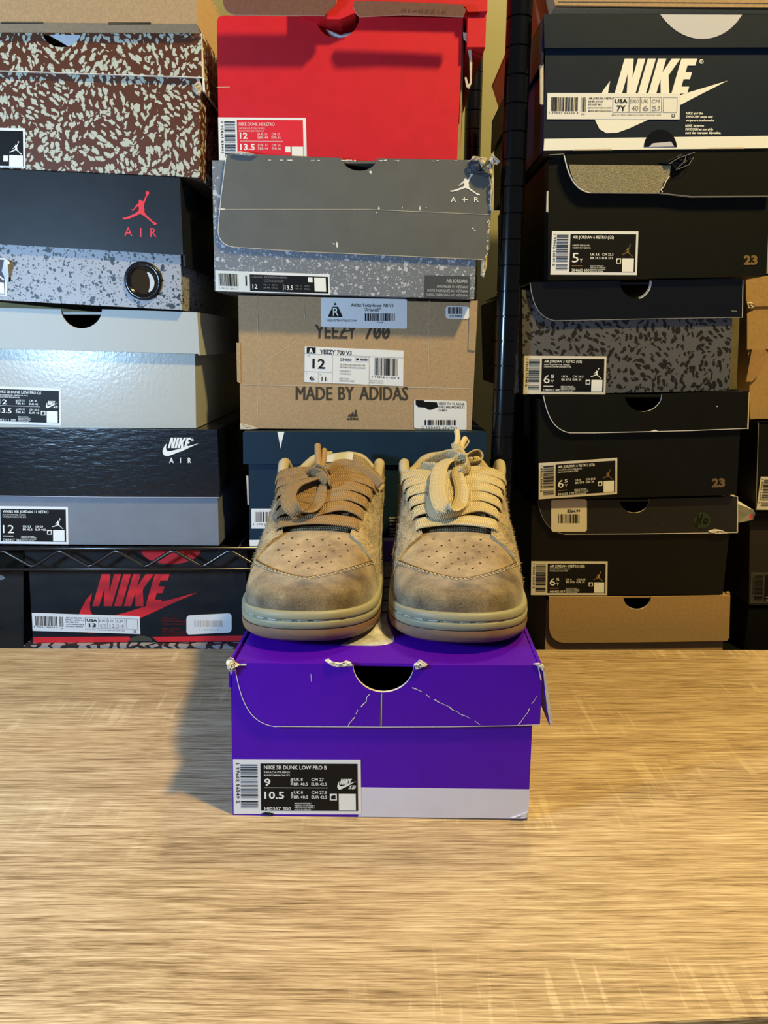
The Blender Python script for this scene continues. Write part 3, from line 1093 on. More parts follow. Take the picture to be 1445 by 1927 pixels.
# L2 brown blob print
b = Box('brown shoe box with pale irregular blob print below the kraft carton', [(-70, 66), (378, 66), (376, 334), (-70, 313)], 0.7795, 0.33, PEBBLE,
        cut=notch(72, 160, 66, 30))
b.lid(dict(top=[(-70, 55.5)] + notch(79, 153, 58, 31) + [(379, 58.5)], rest=[(381, 146.5), (200, 140.5), (0, 134), (-70, 132)]), sides=(0.05, 0.052), edge=WHITE_EDGE)
p = Print(b.lpl, 0.0003)
p.line([(0, 133.4), (200, 139.8), (381, 146)], 1.2, WHITE_EDGE)
p.line([(379.6, 60), (381, 146)], 1.6, WHITE_EDGE)
b.ink(p, 'worn_edge', b.lidob)
g = G()
g.prism([b.pl.pt(82, 60, 0.0004), b.pl.pt(156, 60, 0.0004), b.pl.pt(156, 92, 0.0008), b.pl.pt(136, 92, 0.0008)], (0, 0.0003, 0), TISSUE)
build('tissue', g, b.o)
crumple(b, [(366, 160), (377, 150), (380, 168), (377, 180), (370, 178)], b.pl, 0.0005, KRAFT_RAW, 12, 0.003)
p = Print(b.pl, 0.0004)
p.poly([(-60, 239), (47.5, 242), (48.5, 316.5), (-60, 313)], PAPER)
p.poly([(-60, 244), (43.5, 247), (44.5, 313.5), (-60, 310)], INK, 0.00015)
jumpman(p, 18, 266, 42, 291, WHITEINK, 0.0003)
p.poly([(18, 292), (43.5, 293), (43.8, 315), (18, 314)], WHITEINK, 0.0003)
p.rect(7, 293, 15.5, 304, WHITEINK, 0.0003)
b.ink(p, 'label')
# L3 black lid over cement body
b = Box('black lidded shoe box with cement splatter body and red flying figure emblem', [(-70, 330), (337, 338), (342, 583.5), (-70, 561)], 0.782, 0.33, CEMENT, edge=CEMENT)
b.lid(dict(top=[(-70, 315), (338, 334)], rest=[(344.5, 480), (170, 469), (0, 459), (-70, 455.5)]), m=BLACKMATTE, sides=(0.08, 0.085), dy=0.005)
p = Print(b.lpl, 0.0003)
jumpman(p, 231, 359, 296, 424, REDINK)
for ch, x0, x1 in (('A', 234, 249.5), ('I', 263.5, 266.5), ('R', 283, 294.5)):
    p.text(ch, x0, 446 if ch != 'A' else 444.5, x1, 17, REDINK, 0.005)
b.ink(p, 'emblem', b.lidob)
# grommet
g = G()
C = b.pl.pt(270, 529)
rows = []
for rr_, off in ((0.0195, 0.0), (0.0195, 0.0022), (0.0180, 0.0032), (0.0158, 0.0030), (0.0142, 0.0012), (0.0138, 0.0006), (0.0128, 0.0004)):
    rows.append([C + Vector((rr_ * math.cos(2 * math.pi * k / 32), -off, rr_ * math.sin(2 * math.pi * k / 32))) for k in range(32)])
g.grid(rows, BLACKGLOSS2, True)
g.face(rows[-1], DARKHOLE)
gr = build('grommet', g, b.o, smooth=True, label='round black plastic vent ring')
g = G()
g.prism([C + Vector((0.002 + 0.0095 * math.cos(t), -0.0008, -0.001 + 0.011 * math.sin(t))) for t in [math.radians(a) for a in range(-70, 71, 14)]] + [C + Vector((0.0028 + 0.004 * math.cos(t), -0.0008, -0.001 + 0.010 * math.sin(t))) for t in [math.radians(a) for a in range(65, -66, -13)]], (0, 0.0008, 0), TISSUE)
sub(gr, g, 'tissue')
p = Print(b.pl, 0.0004)
p.poly([(-60, 481), (10, 486), (9, 503), (5, 512), (12, 527), (14, 530), (13, 557), (-60, 552)], PAPER)
p.poly([(-60, 485), (9, 489), (6, 510), (10, 530), (10, 554), (-60, 549)], mat('plum_panel', (0.03, 0.015, 0.03), 0.5), 0.00015)
p.poly([(-20, 530), (8, 532), (9, 553), (-20, 551)], WHITEINK, 0.0003)
p.line([(0, 520), (8, 527)], 2.5, WHITEINK, 0.0003)
b.ink(p, 'label')
g = G()
g.grid([[b.pl.pt(9, 486, .0008), b.pl.pt(20, 491, .004), b.pl.pt(24, 497, .006)], [b.pl.pt(4, 511, .0008), b.pl.pt(16, 506, .005), b.pl.pt(22, 500, .008)], [b.pl.pt(8, 519, .0008), b.pl.pt(15, 517, .003), b.pl.pt(20, 516, .004)], [b.pl.pt(14, 531, .0008), b.pl.pt(16, 530, .0015), b.pl.pt(18, 529, .002)]], PAPER)
build('torn_label_curl', g, b.o)
# L4 cream
b = Box('cream white shoe box with half round notch in its lid', [(-70, 592), (365.5, 596), (369, 806), (-70, 803.5)], 0.7945, 0.33, CREAM, cut=notch(108, 199, 592, 34))
b.lid(dict(top=[(-70, 577.5)] + notch(115, 192, 582, 36) + [(371, 587.5)], rest=[(375.5, 666), (150, 660), (0, 656), (-70, 655)]), m=CREAM_LID, sides=(0.045, 0.045), dy=0.0065)
size_label(b, ((-39.5, 725.5), (154.5, 5.5), (0.5, 70)), ('NIKE SB DUNK LOW PRO QS', 0.76), [('BEIGE/MARINE GREEN-BLACK', 0.60), ('BEIGE/VERT MARIN/NOIR', 0.50)], '12',
           ([('UK 11', 0.475, 0.555), ('BR 44', 0.475, 0.555), ('CM 30', 0.612, 0.71), ('EUR 46', 0.612, 0.72)], [('UK 11', 0.475, 0.555), ('BR 44', 0.475, 0.555), ('CM 30.5', 0.612, 0.733), ('EUR 48', 0.612, 0.733)]),
           'IH3211 200', ['MADE IN VIETNAM /', 'FABRIQUÉ AU VIETNAM /', 'FABRICADO NO VIETNÃ /', 'HECHO EN VIETNAM'], logo='tick', sizes2='13.5', seed=21)
# L5 glossy black sleeve over grey drawer
b = Box('shoe box with glossy black lid over a slate grey base, lowest above the wire rail', [(-70, 825), (407, 828), (412, 1026.5), (-70, 1023)], 0.7915, 0.33, GREYCARD)
b.lid(dict(top=[(-70, 804.5), (408.5, 808.5)], rest=[(413.5, 936.5), (200, 935.5), (-70, 933)]), m=BLACKGLOSS, sides=(0.072, 0.072))
p = Print(b.lpl, 0.0003)
wordmark(p, 316, 823.5, 360, 843, WHITEINK)
p.shape(SWOOSH, (306, 834, 375, 858), WHITEINK)
ring(p, 362, 828, 2.6, 2.6, WHITEINK)
p.text('R', 361, 829.3, 363.3, 2.8, WHITEINK, 0.0)
for ch, x0, x1 in (('A', 318.5, 327), ('I', 339, 340.6), ('R', 353.5, 360)):
    p.text(ch, x0, 871, x1, 9.5, WHITEINK, 0.02)
p.line([(0, 933), (200, 935.3), (413, 936)], 1.0, PALEINK)
b.ink(p, 'emblem', b.lidob)
size_label(b, ((-34, 951.8), (162, 2.0), (1.0, 70.5)), ('WMNS AIR JORDAN 11 RETRO', 0.775), [('BLACK/GYM RED-WHITE', 0.51), ('NOIR/BLANC/ROUGE GYM', 0.515)], '12', [('UK 9.5', 0.475, 0.57), ('BR 42.5', 0.475, 0.585), ('CM 29', 0.62, 0.71), ('EUR 44.5', 0.62, 0.74)],
           'DB5457 061', ['MADE IN VIETNAM /', 'FABRIQUÉ AU VIETNAM /', 'FABRICADO NO VIETNÃ /', 'HECHO EN VIETNAM'], seed=22, bigw=0.13)
# L6 black and red box behind the rail
b = Box('black and red shoe box behind the zigzag rail, large red wordmark', [(54, 1062), (463.5, 1064), (461, 1207.5), (62, 1209.5)], 0.812, 0.33, BLACKMATTE)
b.lid(dict(top=[(46, 1030), (465, 1032)], rest=[(464.5, 1066), (47, 1064)]), sides=(0.024, 0.024))
p = Print(b.lpl, 0.0003)
p.poly([(265, 1033.5)] + notch(265, 378, 1033.5, 28)[1:-1] + [(378, 1034)], REDPRINT)
b.ink(p, 'emblem', b.lidob)
p = Print(b.pl, 0.0003)
wordmark(p, 174, 1080, 319.5, 1140.5, REDPRINT)
p.shape(SWOOSH, (148, 1115, 370.5, 1192), REDPRINT)
ring(p, 325, 1084, 2.6, 2.6, DARKRED)
for i, (t, x1) in enumerate((('NIKE and the', 333), ('SWOOSH name and', 350), ('stripe are trademarks.', 352))):
    p.text(t, 305, 1165 + i * 5.2, x1, 3.4, DARKRED, 0.02, shear=0.1, res=1)
for i, (t, x1) in enumerate((('NIKE, le terme', 338), ('SWOOSH et son sigle', 350), ('sont des marques déposées.', 352))):
    p.text(t, 305, 1185 + i * 5.2, x1, 3.4, DARKRED, 0.02, shear=0.1, res=1)
b.ink(p, 'emblem')
p = Print(b.pl, 0.00045)
p.poly([(62.5, 1198.5), (243, 1197.5), (247, 1203), (240, 1207.5), (62.5, 1209)], REDPRINT)
p.poly([(286, 1198), (460, 1196), (460.5, 1206.5), (297, 1207.5)], REDPRINT)
p.poly([(245, 1199)] + notch(245, 286, 1204, -8)[1:-1] + [(287, 1206), (244, 1207)], mat('olive_cut', (0.05, 0.05, 0.035), 0.8))
b.ink(p, 'red_band')
table_label(b, ((60.5, 1153), (202.5, 6.3), (1.5, 33.5)), [('AIR JORDAN 1', 0.485), ('RETRO HIGH OG', 0.485), ('555088 134', 0.43), ('WHITE/UNIVERSITY BLUE', 0.48), ('BLANC/BLEU UNIVERSITE', 0.47)],
            [('USA', '13'), ('EURO', '47.5'), ('UK', '12'), ('CM', '31.0')], 'MADE IN CHINA / FABRIQUÉ EN CHINE / HECHO EN CHINA', off=0.0008, seed=23, digits='1 94501 73610 9')
b.part('price_sticker', rounded(351, 1158, 436, 1194, 6, -0.05), 0.0004, 0.0003, PAPER)
p = Print(b.pl, 0.0008)
p.bars(366, 1167, 420, 1179, FADED, 9, 22)
p.text('1 9450173610', 375, 1186, 411, 3.5, FADED, 0.0, res=1)
b.ink(p, 'faded_barcode')
L6o = b
# L7 elephant print lid just above the table
zt7 = min(L6o.F4[2].z, L6o.F4[3].z) - 0.0012
yp = 0.806
pl = Plane(yp)


def px_of(X, Y, Z):
    dx, dy, dz = X, Y, Z - H
    f_ = dy * CP - dz * SP
    dn = -dy * SP - dz * CP
    return (CX + F * dx / f_, CY + F * dn / f_)


ptl = px_of(at(44, 1208, yp).x, yp, zt7)
zb = z_low + 0.0024
b = Box('grey elephant print shoe box lowest in the left stack, mostly behind the table', [(50, ptl[1] + 6), (458, ptl[1] + 6), px_of(at(458, 1208, yp).x, yp, zb), px_of(at(50, 1208, yp).x, yp, zb)], yp, 0.33, ELEPHANT)
b.lid(dict(top=[(44, ptl[1]), (464, ptl[1])], rest=[(464, ptl[1] + 55), (44, ptl[1] + 55)]), sides=(0.03, 0.03))
# dark box far left below the rail
Xr = at(54, 1100, 0.83).x
b = Box('black brown shoe box at the far left below the rail', [(-110, 1046), (44, 1046), (44, px_of(Xr, 0.83, zb)[1]), (-110, px_of(Xr, 0.83, zb)[1])], 0.83, 0.28, BROWNSPECK)
b.lid(dict(top=[(-116, 1040), (45.5, 1040)], rest=[(45.5, 1075), (-116, 1075)]), m=BLACKCARD)
p = Print(b.pl, 0.0003)
p.poly([(-8, 1080), (4, 1082), (10, 1087), (6, 1091), (-8, 1091)], GREYINK)
b.ink(p, 'emblem')

# ================================================================ middle stack
# M4 navy on the deck
b = Box('navy blue shoe box with white lower band directly behind the sneakers', [(467, 830), (905, 830), (899, 1028), (470, 1028)], 0.789, 0.33, NAVY)
b.lid(dict(top=[(457, 813), (916, 813.2)], rest=[(914, 876), (457.5, 873.5)]), sides=(0.036, 0.036))
p = Print(b.lpl, 0.0003)
p.poly([(522, 812.5), (535, 812.5), (531, 828), (528, 844), (525, 828)], WHITEINK)
b.ink(p, 'emblem', b.lidob)
p = Print(b.pl, 0.0003)
p.poly([(469.5, 1016), (700, 1014), (712, 1018), (718, 1012), (899, 1012), (898.5, 1027.5), (470, 1027.5)], WHITEINK)
for i, (t, x1) in enumerate((('NIKE and the', 772), ('SWOOSH name and', 783), ('stripe are trademarks.', 786))):
    p.text(t, 733, 976.5 + i * 5.8, x1, 4.0, WHITEINK, 0.02, shear=0.1, res=1)
for i, (t, x1) in enumerate((('NIKE, le terme', 775), ('SWOOSH et son sigle', 788), ('sont des marques déposées.', 798))):
    p.text(t, 733, 997 + i * 5.8, x1, 4.0, WHITEINK, 0.02, shear=0.1, res=1)
b.ink(p, 'lower_band_print')
b.part('slot_tab', [(463, 896), (467, 896), (468.5, 950), (465.5, 950)], -0.004, 0.003, KRAFT_RAW)
p = Print(b.pl, 0.0004)
p.poly([(473, 957), (560, 957), (560, 994.5), (473.5, 994.5)], PAPER)
p.bars(480, 963, 528, 982, INK, 31, 22, lift=0.00015)
p.text('1 97597 03659', 477, 988, 530, 3.2, INK, 0.0, res=1)
b.ink(p, 'label')
# M3 kraft box with three stickers
b = Box('brown kraft shoe box with several white stickers and black lettering', [(448, 556), (899, 565.5), (887, 809.5), (452.5, 806)], 0.803, 0.33, KRAFT, roofed=True, k=0.0)
p = Print(b.pl, 0.0003)
p.text('YEEZY', 592, 636, 671, 24.5, BROWNINK, 0.02, slope=0.010)
p.text('700', 686, 637, 733.5, 24.5, BROWNINK, 0.02, slope=0.010)
for x in (694.5, 710.5, 726.5):
    if x > 700:
        p.line([(x - 5.5, 634), (x + 4.5, 615)], 3.0, BROWNINK, 0.0002)
p.line([(640, 625), (658, 622)], 2.4, BROWNINK, 0.0002)
for wd_, x0, x1 in (('MADE', 556.5, 625), ('BY', 636.5, 666), ('ADIDAS', 676, 767.5)):
    for d_ in (0.0, 0.7, 1.4):
        p.text(wd_, x0 + d_, 752, x1 + d_ - 1, 25.0, BROWNINK, 0.0, slope=0.010, lift=0.00012 + d_ * 0.00005)
for i, (x0, h_) in enumerate(((654, 5.5), (660, 9.5), (666, 14))):
    p.poly([(x0, 787 - 3.5), (x0 + 3.3 * h_ / 14 + 3, 787 - h_), (x0 + 7.5 * h_ / 14 + 3.4, 787 - h_ + 1.2), (x0 + 7.2, 783.5)] if False else [(x0 + 0.2, 783.8), (x0 + 1.5, 787 - h_), (x0 + 4.0, 785 - h_ - 1.0), (x0 + 8.0 - i * 0.4, 783.8)], BROWNINK)
p.text('adidas', 653, 789.8, 674.5, 5.2, BROWNINK, 0.03)
# long pale crease lines of the board
for pts in ([(484, 556), (486, 700), (484, 806)], [(500, 682), (560, 640)], [(571, 560), (574, 600)], [(808, 566), (806, 690)], [(456, 724), (884, 731)]):
    p.line(pts, 0.8, KRAFT_RAW)
b.ink(p, 'lettering')
s1 = b.part('shop_sticker', rounded(604, 560, 766, 615.5, 4, 0.02), 0.0004, 0.0003, PAPER)
p = Print(b.pl, 0.00085)
p.poly([(630.5, 569), (627.7, 574), (633.3, 574.3)], INK)
p.poly([(626, 577), (636, 577.4), (645, 596.6), (617, 596)], INK)
p.text('R', 626.5, 594, 637.5, 15, WHITEINK, 0.01, lift=0.0003)
p.text('REQUESTBOUTIQUE.COM', 616.5, 605, 670, 4, INK, 0.0, res=1, slope=0.012)
p.text('Adidas Yeezy Boost 700 V3', 660.5, 577, 739.5, 6.3, INK, 0.004, slope=0.018)
p.text('"Arzareth"', 684.5, 585.5, 716, 6.3, INK, 0.004, slope=0.018)
p.bars(686.5, 590, 744, 604, INK, 41, 22)
p.text('1397300986', 709, 607.5, 721, 2, INK, 0.0, res=1)
b.ink(p, 'lettering', s1)
s2 = b.part('barcode_sticker', rounded(838.5, 576, 883, 599.5, 5, 0.02), 0.0004, 0.0003, PAPER)
p = Print(b.pl, 0.00085)
p.bars(843, 578, 870, 591, INK, 42, 16)
p.text('62190800', 846, 597, 869, 4.2, INK, 0.0)
b.ink(p, 'lettering', s2)
fr = ((573.5, 651.8), (186, 8.0), (-1.0, 67))
p = Print(b.pl, 0.0004, fr)
g = G()
g.prism([p.P(u, v, 0) for u, v in ((0, 0), (1, 0), (1, 1), (0, 1))], b.pl.back * 0.0003, PAPER)
lab = build('label', g, b.o)
p = Print(b.pl, 0.00055, fr)
p.rect(0.02, 0.02, 0.11, 0.19, INK)
p.poly([(.055, .05), (.07, .05), (.075, .1), (.085, .18), (.07, .18), (.065, .14), (.055, .18), (.045, .18), (.05, .1)], WHITEINK, 0.0003)
p.text('YEEZY 700 V3', 0.155, 0.185, 0.475, 0.115, INK, 0.02)
for a in (((0, .205), (1, .205)), ((0, .70), (.28, .70))):
    p.line(a, 0.006, INK)
for u, v0, v1 in ((.283, .205, 1), (.142, .70, 1), (.655, .205, 1)):
    p.rect(u - .001, v0, u + .001, v1, INK)
p.text('12', 0.08, 0.60, 0.21, 0.26, INK, 0.02)
p.text('US', 0.03, 0.28, 0.055, 0.05, GREYINK, 0, res=1)
p.text('46', 0.05, 0.95, 0.10, 0.12, INK, 0.012)
p.text('11', 0.175, 0.95, 0.22, 0.12, INK, 0.012)
p.text('F', 0.02, 0.79, 0.03, 0.04, GREYINK, 0, res=1)
p.text('UK', 0.155, 0.79, 0.175, 0.04, GREYINK, 0, res=1)
p.rect(0.105, 0.87, 0.109, 0.95, INK)
p.rect(0.238, 0.87, 0.242, 0.95, INK)
p.text('G54850', 0.355, 0.36, 0.475, 0.075, INK, 0.014)
p.text('inside', 0.565, 0.33, 0.635, 0.08, INK, 0.02)
for a in (((.515, .235), (.645, .235)), ((.515, .365), (.645, .365)), ((.515, .235), (.515, .365)), ((.645, .235), (.645, .365))):
    p.rect(min(a[0][0], a[1][0]) - .001, min(a[0][1], a[1][1]) - .003, max(a[0][0], a[1][0]) + .001, max(a[0][1], a[1][1]) + .003, GREYINK)
p.rect(0.522, 0.27, 0.55, 0.33, INK)
for t, v, u1 in (('ARZARE/ARZARE/ARZARE', .485, .615), ('ARZARE/ARZARE/ARZARE', .56, .615), ('ORIGINALS', .665, .47), ('ORIGINALS', .74, .47), ('MADE IN CHINA', .88, .455), ('FABRIQUÉ EN CHINE', .94, .505)):
    p.text(t, 0.355, v, u1, 0.045, GREYINK, 0.0, res=1)
p.bars(0.71, 0.23, 0.945, 0.72, INK, 43, 24)
p.text('1 94818 01320 8', 0.685, 0.80, 0.96, 0.055, INK, 0.0, res=1)
p.text('ART POP 18/0303', 0.665, 0.90, 0.80, 0.04, GREYINK, 0.0, res=1)
p.text('APBR91902754503', 0.665, 0.955, 0.80, 0.04, GREYINK, 0.0, res=1)
b.ink(p, 'lettering', lab)
s3 = b.part('price_sticker', rounded(779, 752, 878, 806, 4, 0.025), 0.0004, 0.0003, PAPER)
p = Print(b.pl, 0.00085)
p.poly([(782, 752.5), (797, 753), (799, 756), (822, 757), (824, 766), (812, 771), (806, 771), (800, 767), (787, 766), (782, 761)], INK)
for i, (t, x1) in enumerate((('YEEZY 700 V3 ARZAR', 874), ('E/ARZARE/ARZARE 12', 874), ('G54850', 841))):
    p.text(t, 825, 761.5 + i * 6.2, x1, 4.6, INK, 0.0, slope=0.02, res=1)
p.bars(799, 790, 859, 800, INK, 44, 20)
p.text('2 100002 696703', 793, 806.5, 860, 5, INK, 0.0, slope=0.03, res=1)
b.ink(p, 'lettering', s3)
b.part('side_flap', [(895, 640), (900, 565), (893, 660)], 0, 0.001, KRAFT)
b.part('board_layer', [(884, 566), (898.5, 566), (894, 660), (881, 658)], 0.0002, 0.0012, KRAFT, KRAFT_RAW)
b.part('board_layer', [(445, 645), (452, 645), (453, 722), (446.5, 718)], 0.0, 0.0012, KRAFT, KRAFT_RAW)
crumple(b, [(452, 797), (470, 801), (488, 806), (470, 808), (452, 807)], b.pl, 0.0002, KRAFT_RAW, 14, 0.002)
# M2 grey cement box
b = Box('grey splatter shoe box with worn plain grey flap and white flying figure emblem', [(399, 302), (905, 306), (892, 562.5), (404, 548)], 0.781, 0.33, GREYCEMENT, cut=notch(636, 716, 304, 22), inside=GREYCARD)
b.lid(dict(top=[(426, 290)] + [(446, 288.5)] + notch(644, 709, 297.5, 24) + [(850, 300.5), (927, 302)],
           rest=[(926, 350), (921, 468), (909, 489), (760, 482), (560, 473), (440, 465)] + bez((440, 465), (418, 462), (410, 450), (410.5, 430), 6)[1:] + [(416, 370)]), m=ASH, edge=WHITE_EDGE)
p = Print(b.lpl, 0.0003)
jumpman(p, 847, 325, 903, 368, WHITEINK)
for ch, x0, x1 in (('A', 848, 858), ('I', 872.5, 874.5), ('R', 892, 901)):
    p.text(ch, x0, 380.5, x1, 9.5, WHITEINK, 0.01)
p.line([(869, 376.5), (880, 375.5)], 1.6, WHITEINK)
rr = random.Random(8)
p.line([(411.5, 393.5), (424, 394)], 2.5, WHITE_EDGE)
p.line([(424, 394), (690, 394), (925, 404)], 0.7, KRAFT_RAW)
for x, y, wv, hv in ((634, 461, 4, 14), (628, 459, 5, 3), (713, 392, 4, 7), (708, 400, 2, 3), (790, 392, 3, 11), (757, 391, 2, 4), (697, 324, 6, 7), (802, 391, 3, 2), (890, 430, 3, 5), (893, 434, 4, 3)):
    q = [(x + wv * rr.uniform(-.2, .2), y - hv / 2), (x + wv * .5, y - hv * .1), (x + wv * rr.uniform(0, .3), y + hv / 2), (x - wv * .5, y + hv * .1)]
    p.poly(q, WHITE_EDGE)
p.line(bez((440, 465), (418, 462), (410, 450), (410.5, 430), 6)[::1] + [(416, 370), (426, 291)], 1.2, WHITE_EDGE)
p.line([(440, 465), (560, 473), (760, 482), (909, 488.5)], 1.0, KRAFT_RAW)
for i in range(22):
    x = rr.uniform(500, 920)
    y = 302 + (x - 640) * 0.004
    p.line([(x, y), (x + rr.uniform(2, 9), y + rr.uniform(-1, 1.5))], rr.uniform(0.6, 2.2), WHITE_EDGE)
for i in range(26):
    y = rr.uniform(310, 480)
    x = 926 - (y - 310) * 0.04
    p.line([(x - rr.uniform(0, 5), y), (x - rr.uniform(0, 5), y + rr.uniform(2, 8))], rr.uniform(0.6, 2.5), KRAFT_RAW)
b.ink(p, 'scuffs', b.lidob)
SLATE = mat('crushed_slate_board', (0.05, 0.06, 0.085), 0.6, 0.3, vary=0.3, vscale=60, bump=(120, 0.4))
crumple(b, [(877, 310), (893, 299), (908, 304), (920, 312), (927, 336), (912, 333), (900, 330), (878, 326)], b.lpl, 0.001, SLATE, 21, 0.007, 'crushed_corner')
crumple(b, [(884, 303), (889, 295), (900, 297), (915, 300), (912, 312), (905, 318), (897, 306)], b.lpl, 0.003, KRAFT_RAW, 22, 0.006)
crumple(b, [(920, 303), (926, 292), (930, 298), (936, 302), (941, 306), (934, 312), (925, 311)], b.lpl, 0.003, TORN, 23, 0.006)
crumple(b, [(912, 312), (922, 304), (926, 318), (930, 345), (926, 400), (921, 395), (922, 350), (918, 325)], b.lpl, 0.001, KRAFT_RAW, 24, 0.004)
crumple(b, [(436, 290), (452, 286), (474, 288), (484, 292), (470, 293), (450, 292)], b.lpl, 0.001, TORN, 25, 0.003)
crumple(b, [(908, 478), (919, 470), (916, 500), (911, 522), (906, 518)], b.pl, -0.004, KRAFT_RAW, 26, 0.003)
fr = ((405, 509), (215, 7.2), (1.5, 38.5))
p = Print(b.pl, 0.0004, fr)
g = G()
g.prism([p.P(u, v, 0) for u, v in ((0, 0), (1, 0), (1, 1), (0, 1))], b.pl.back * 0.0003, PAPER)
lab = build('label', g, b.o)
p = Print(b.pl, 0.00055, fr)
p.rect(0.0, 0.0, 0.295, 1.0, SHINYPAPER)
p.rect(0.30, 0.13, 0.985, 0.95, INK)
p.bars(0.03, 0.13, 0.20, 0.74, INK, 51, 20, lift=0.0003)
p.text('1 93153 80117', 0.03, 0.90, 0.20, 0.09, GREYINK, 0.0, res=1, lift=0.0003)
p.rect(0.262, 0.2, 0.275, 0.7, INK, 0.0003)
p.text('CT8529-106', 0.315, 0.29, 0.41, 0.09, GREYINK, 0.0, lift=0.0003)
p.text('AIR JORDAN 4 RETRO', 0.425, 0.29, 0.63, 0.09, GREYINK, 0.004, lift=0.0003)
p.text('WHITE/BLACK-CEMENT GREY', 0.425, 0.40, 0.60, 0.05, GREYINK, 0.0, res=1, lift=0.0003)
p.text('BLANC/NOIR-GRIS CIMENT', 0.425, 0.48, 0.59, 0.05, GREYINK, 0.0, res=1, lift=0.0003)
p.text('12', 0.322, 0.82, 0.365, 0.20, WHITEINK, 0.01, lift=0.0003)
p.text('13.5', 0.605, 0.82, 0.675, 0.20, WHITEINK, 0.01, lift=0.0003)
p.rect(0.59, 0.55, 0.593, 0.86, WHITEINK, 0.0002)
for u, t in ((0.42, 'UK 11'), (0.49, 'CM 30'), (0.70, 'UK 11'), (0.775, 'CM 30.5')):
    p.text(t, u, 0.66, u + 0.05, 0.075, GREYINK, 0.006, res=1, lift=0.0003)
for u, t in ((0.42, 'BR 44'), (0.49, 'EUR 46'), (0.70, 'BR 44'), (0.775, 'EUR 48')):
    p.text(t, u, 0.80, u + 0.05, 0.075, GREYINK, 0.006, res=1, lift=0.0003)
p.rect(0.865, 0.18, 0.965, 0.86, WHITEINK, 0.0002)
p.rect(0.81, 0.18, 0.85, 0.42, WHITEINK, 0.0002)
b.ink(p, 'lettering', lab)
fr = ((799, 518), (85, 2.0), (-0.8, 41.5))
p = Print(b.pl, 0.0004, fr)
g = G()
g.prism([p.P(u, v, 0) for u, v in ((0, 0), (1, 0), (1, 1), (0, 1))], b.pl.back * 0.0003, DARKGREY)
lab = build('badge', g, b.o)
p = Print(b.pl, 0.00055, fr)
PG = mat('pale_grey_ink', (0.42, 0.44, 0.48), 0.6)
p.text('AIR JORDAN', 0.48, 0.30, 0.94, 0.15, PG, 0.02)
p.text('BOX MADE IN VIETNAM', 0.28, 0.55, 0.95, 0.11, PG, 0.01)
p.text('BOÎTE FABRIQUÉE AU VIETNAM', 0.07, 0.74, 0.95, 0.11, PG, 0.01)
p.text('CAIXA FABRICADA NO VIETNAM', 0.05, 0.93, 0.95, 0.11, PG, 0.01)
b.ink(p, 'lettering', lab)
# M1 tall red box, its lid lifted
b = Box('tall bright red shoe box on the grey splatter box, its lid pushed up', [(408, 40), (871, 34), (860, 303), (412, 302)], 0.788, 0.33, RED, edge=KRAFT_RAW, inside=INSIDE,
        cut=[(411, 32), (420, 29), (500, 30)] + notch(594, 676, 31, 41) + [(800, 32.5)])
g = G()
g.grid([[b.pl.pt(610, 47, -0.008), b.pl.pt(640, 55, -0.012), b.pl.pt(672, 50, -0.01)], [b.pl.pt(618, 60, -0.006), b.pl.pt(640, 63, -0.005), b.pl.pt(672, 56, -0.006)], [b.pl.pt(628, 72, -0.006), b.pl.pt(642, 73, -0.007), b.pl.pt(668, 70, -0.008)]], TISSUE)
build('tissue', g, b.o)
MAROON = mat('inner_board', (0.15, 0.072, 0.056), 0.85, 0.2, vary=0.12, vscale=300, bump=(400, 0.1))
lp = Plane(0.764)
g = G()
g.prism([lp.pt(*c) for c in [(430, -30), (633, -30), (633, 5), (628, 12), (618, 20), (611, 28.5), (440, 27.5)] + bez((440, 27.5), (426, 24), (420, 16), (419, -2), 5)[1:]], (0, 0.002, 0), MAROON, KRAFT_RAW)
fl = build('inner_flap', g, b.o, label='unprinted inner side of the lifted lid')
g = G()
g.prism([lp.pt(*c) for c in [(667, 2), (672, 1), (800, 5), (874, 9), (873, 15), (877, 18), (872, 31), (760, 27), (676, 31), (668, 22), (664.5, 12)]], (0, 0.002, 0), MAROON, KRAFT_RAW)
build('inner_flap', g, b.o, label='unprinted inner flap strip')
p = Print(lp, 0.0004)
p.text('01+02216', 755, 22, 840, 6, mat('faint_brown_ink', (0.12, 0.045, 0.03), 0.8), 0.0, slope=0.03)
b.ink(p, 'stamp')
g = G()
lp2 = Plane(0.776)
g.prism([lp2.pt(*c) for c in [(560, -50), (918, -50), (917, 21), (880, 22), (876, 12), (672, 8), (668, 24), (640, 36), (600, 36), (560, 20)]], (0, 0.33, 0), RED, RED)
lidr = build('lid', g, b.o)
g = G()
g.prism([lp2.pt(881, 20, -0.003), lp2.pt(916, 20, -0.003), lp2.pt(916, 20, -0.30), lp2.pt(881, 20, -0.30)], (0, 0, -0.03), RED)
build('lid_rim', g, b.o)
g = G()
pts = [b.pl.pt(*c, 0.002) for c in ((871, 62), (880, 64), (886, 90), (888, 120), (887, 158), (882, 168), (877, 164), (874, 147), (877, 146), (881, 160), (884, 156), (883, 110), (878, 80), (872, 74))]
g.prism(pts, (0, 0.0015, 0), KRAFT_RAW)
build('torn_strip', g, b.o)
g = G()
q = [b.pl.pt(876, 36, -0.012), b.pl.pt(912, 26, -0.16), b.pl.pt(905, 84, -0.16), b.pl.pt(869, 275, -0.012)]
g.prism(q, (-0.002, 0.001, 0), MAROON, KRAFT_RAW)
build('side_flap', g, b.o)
fr = ((412, 221), (163.5, 1.2), (2.0, 84))
p = Print(b.pl, 0.0003, fr)
p.rect(-0.01, 0, 1, 0.96, PAPER)
p.rect(0.205, 0.05, 0.965, 0.96, PINKRED, 0.00015)
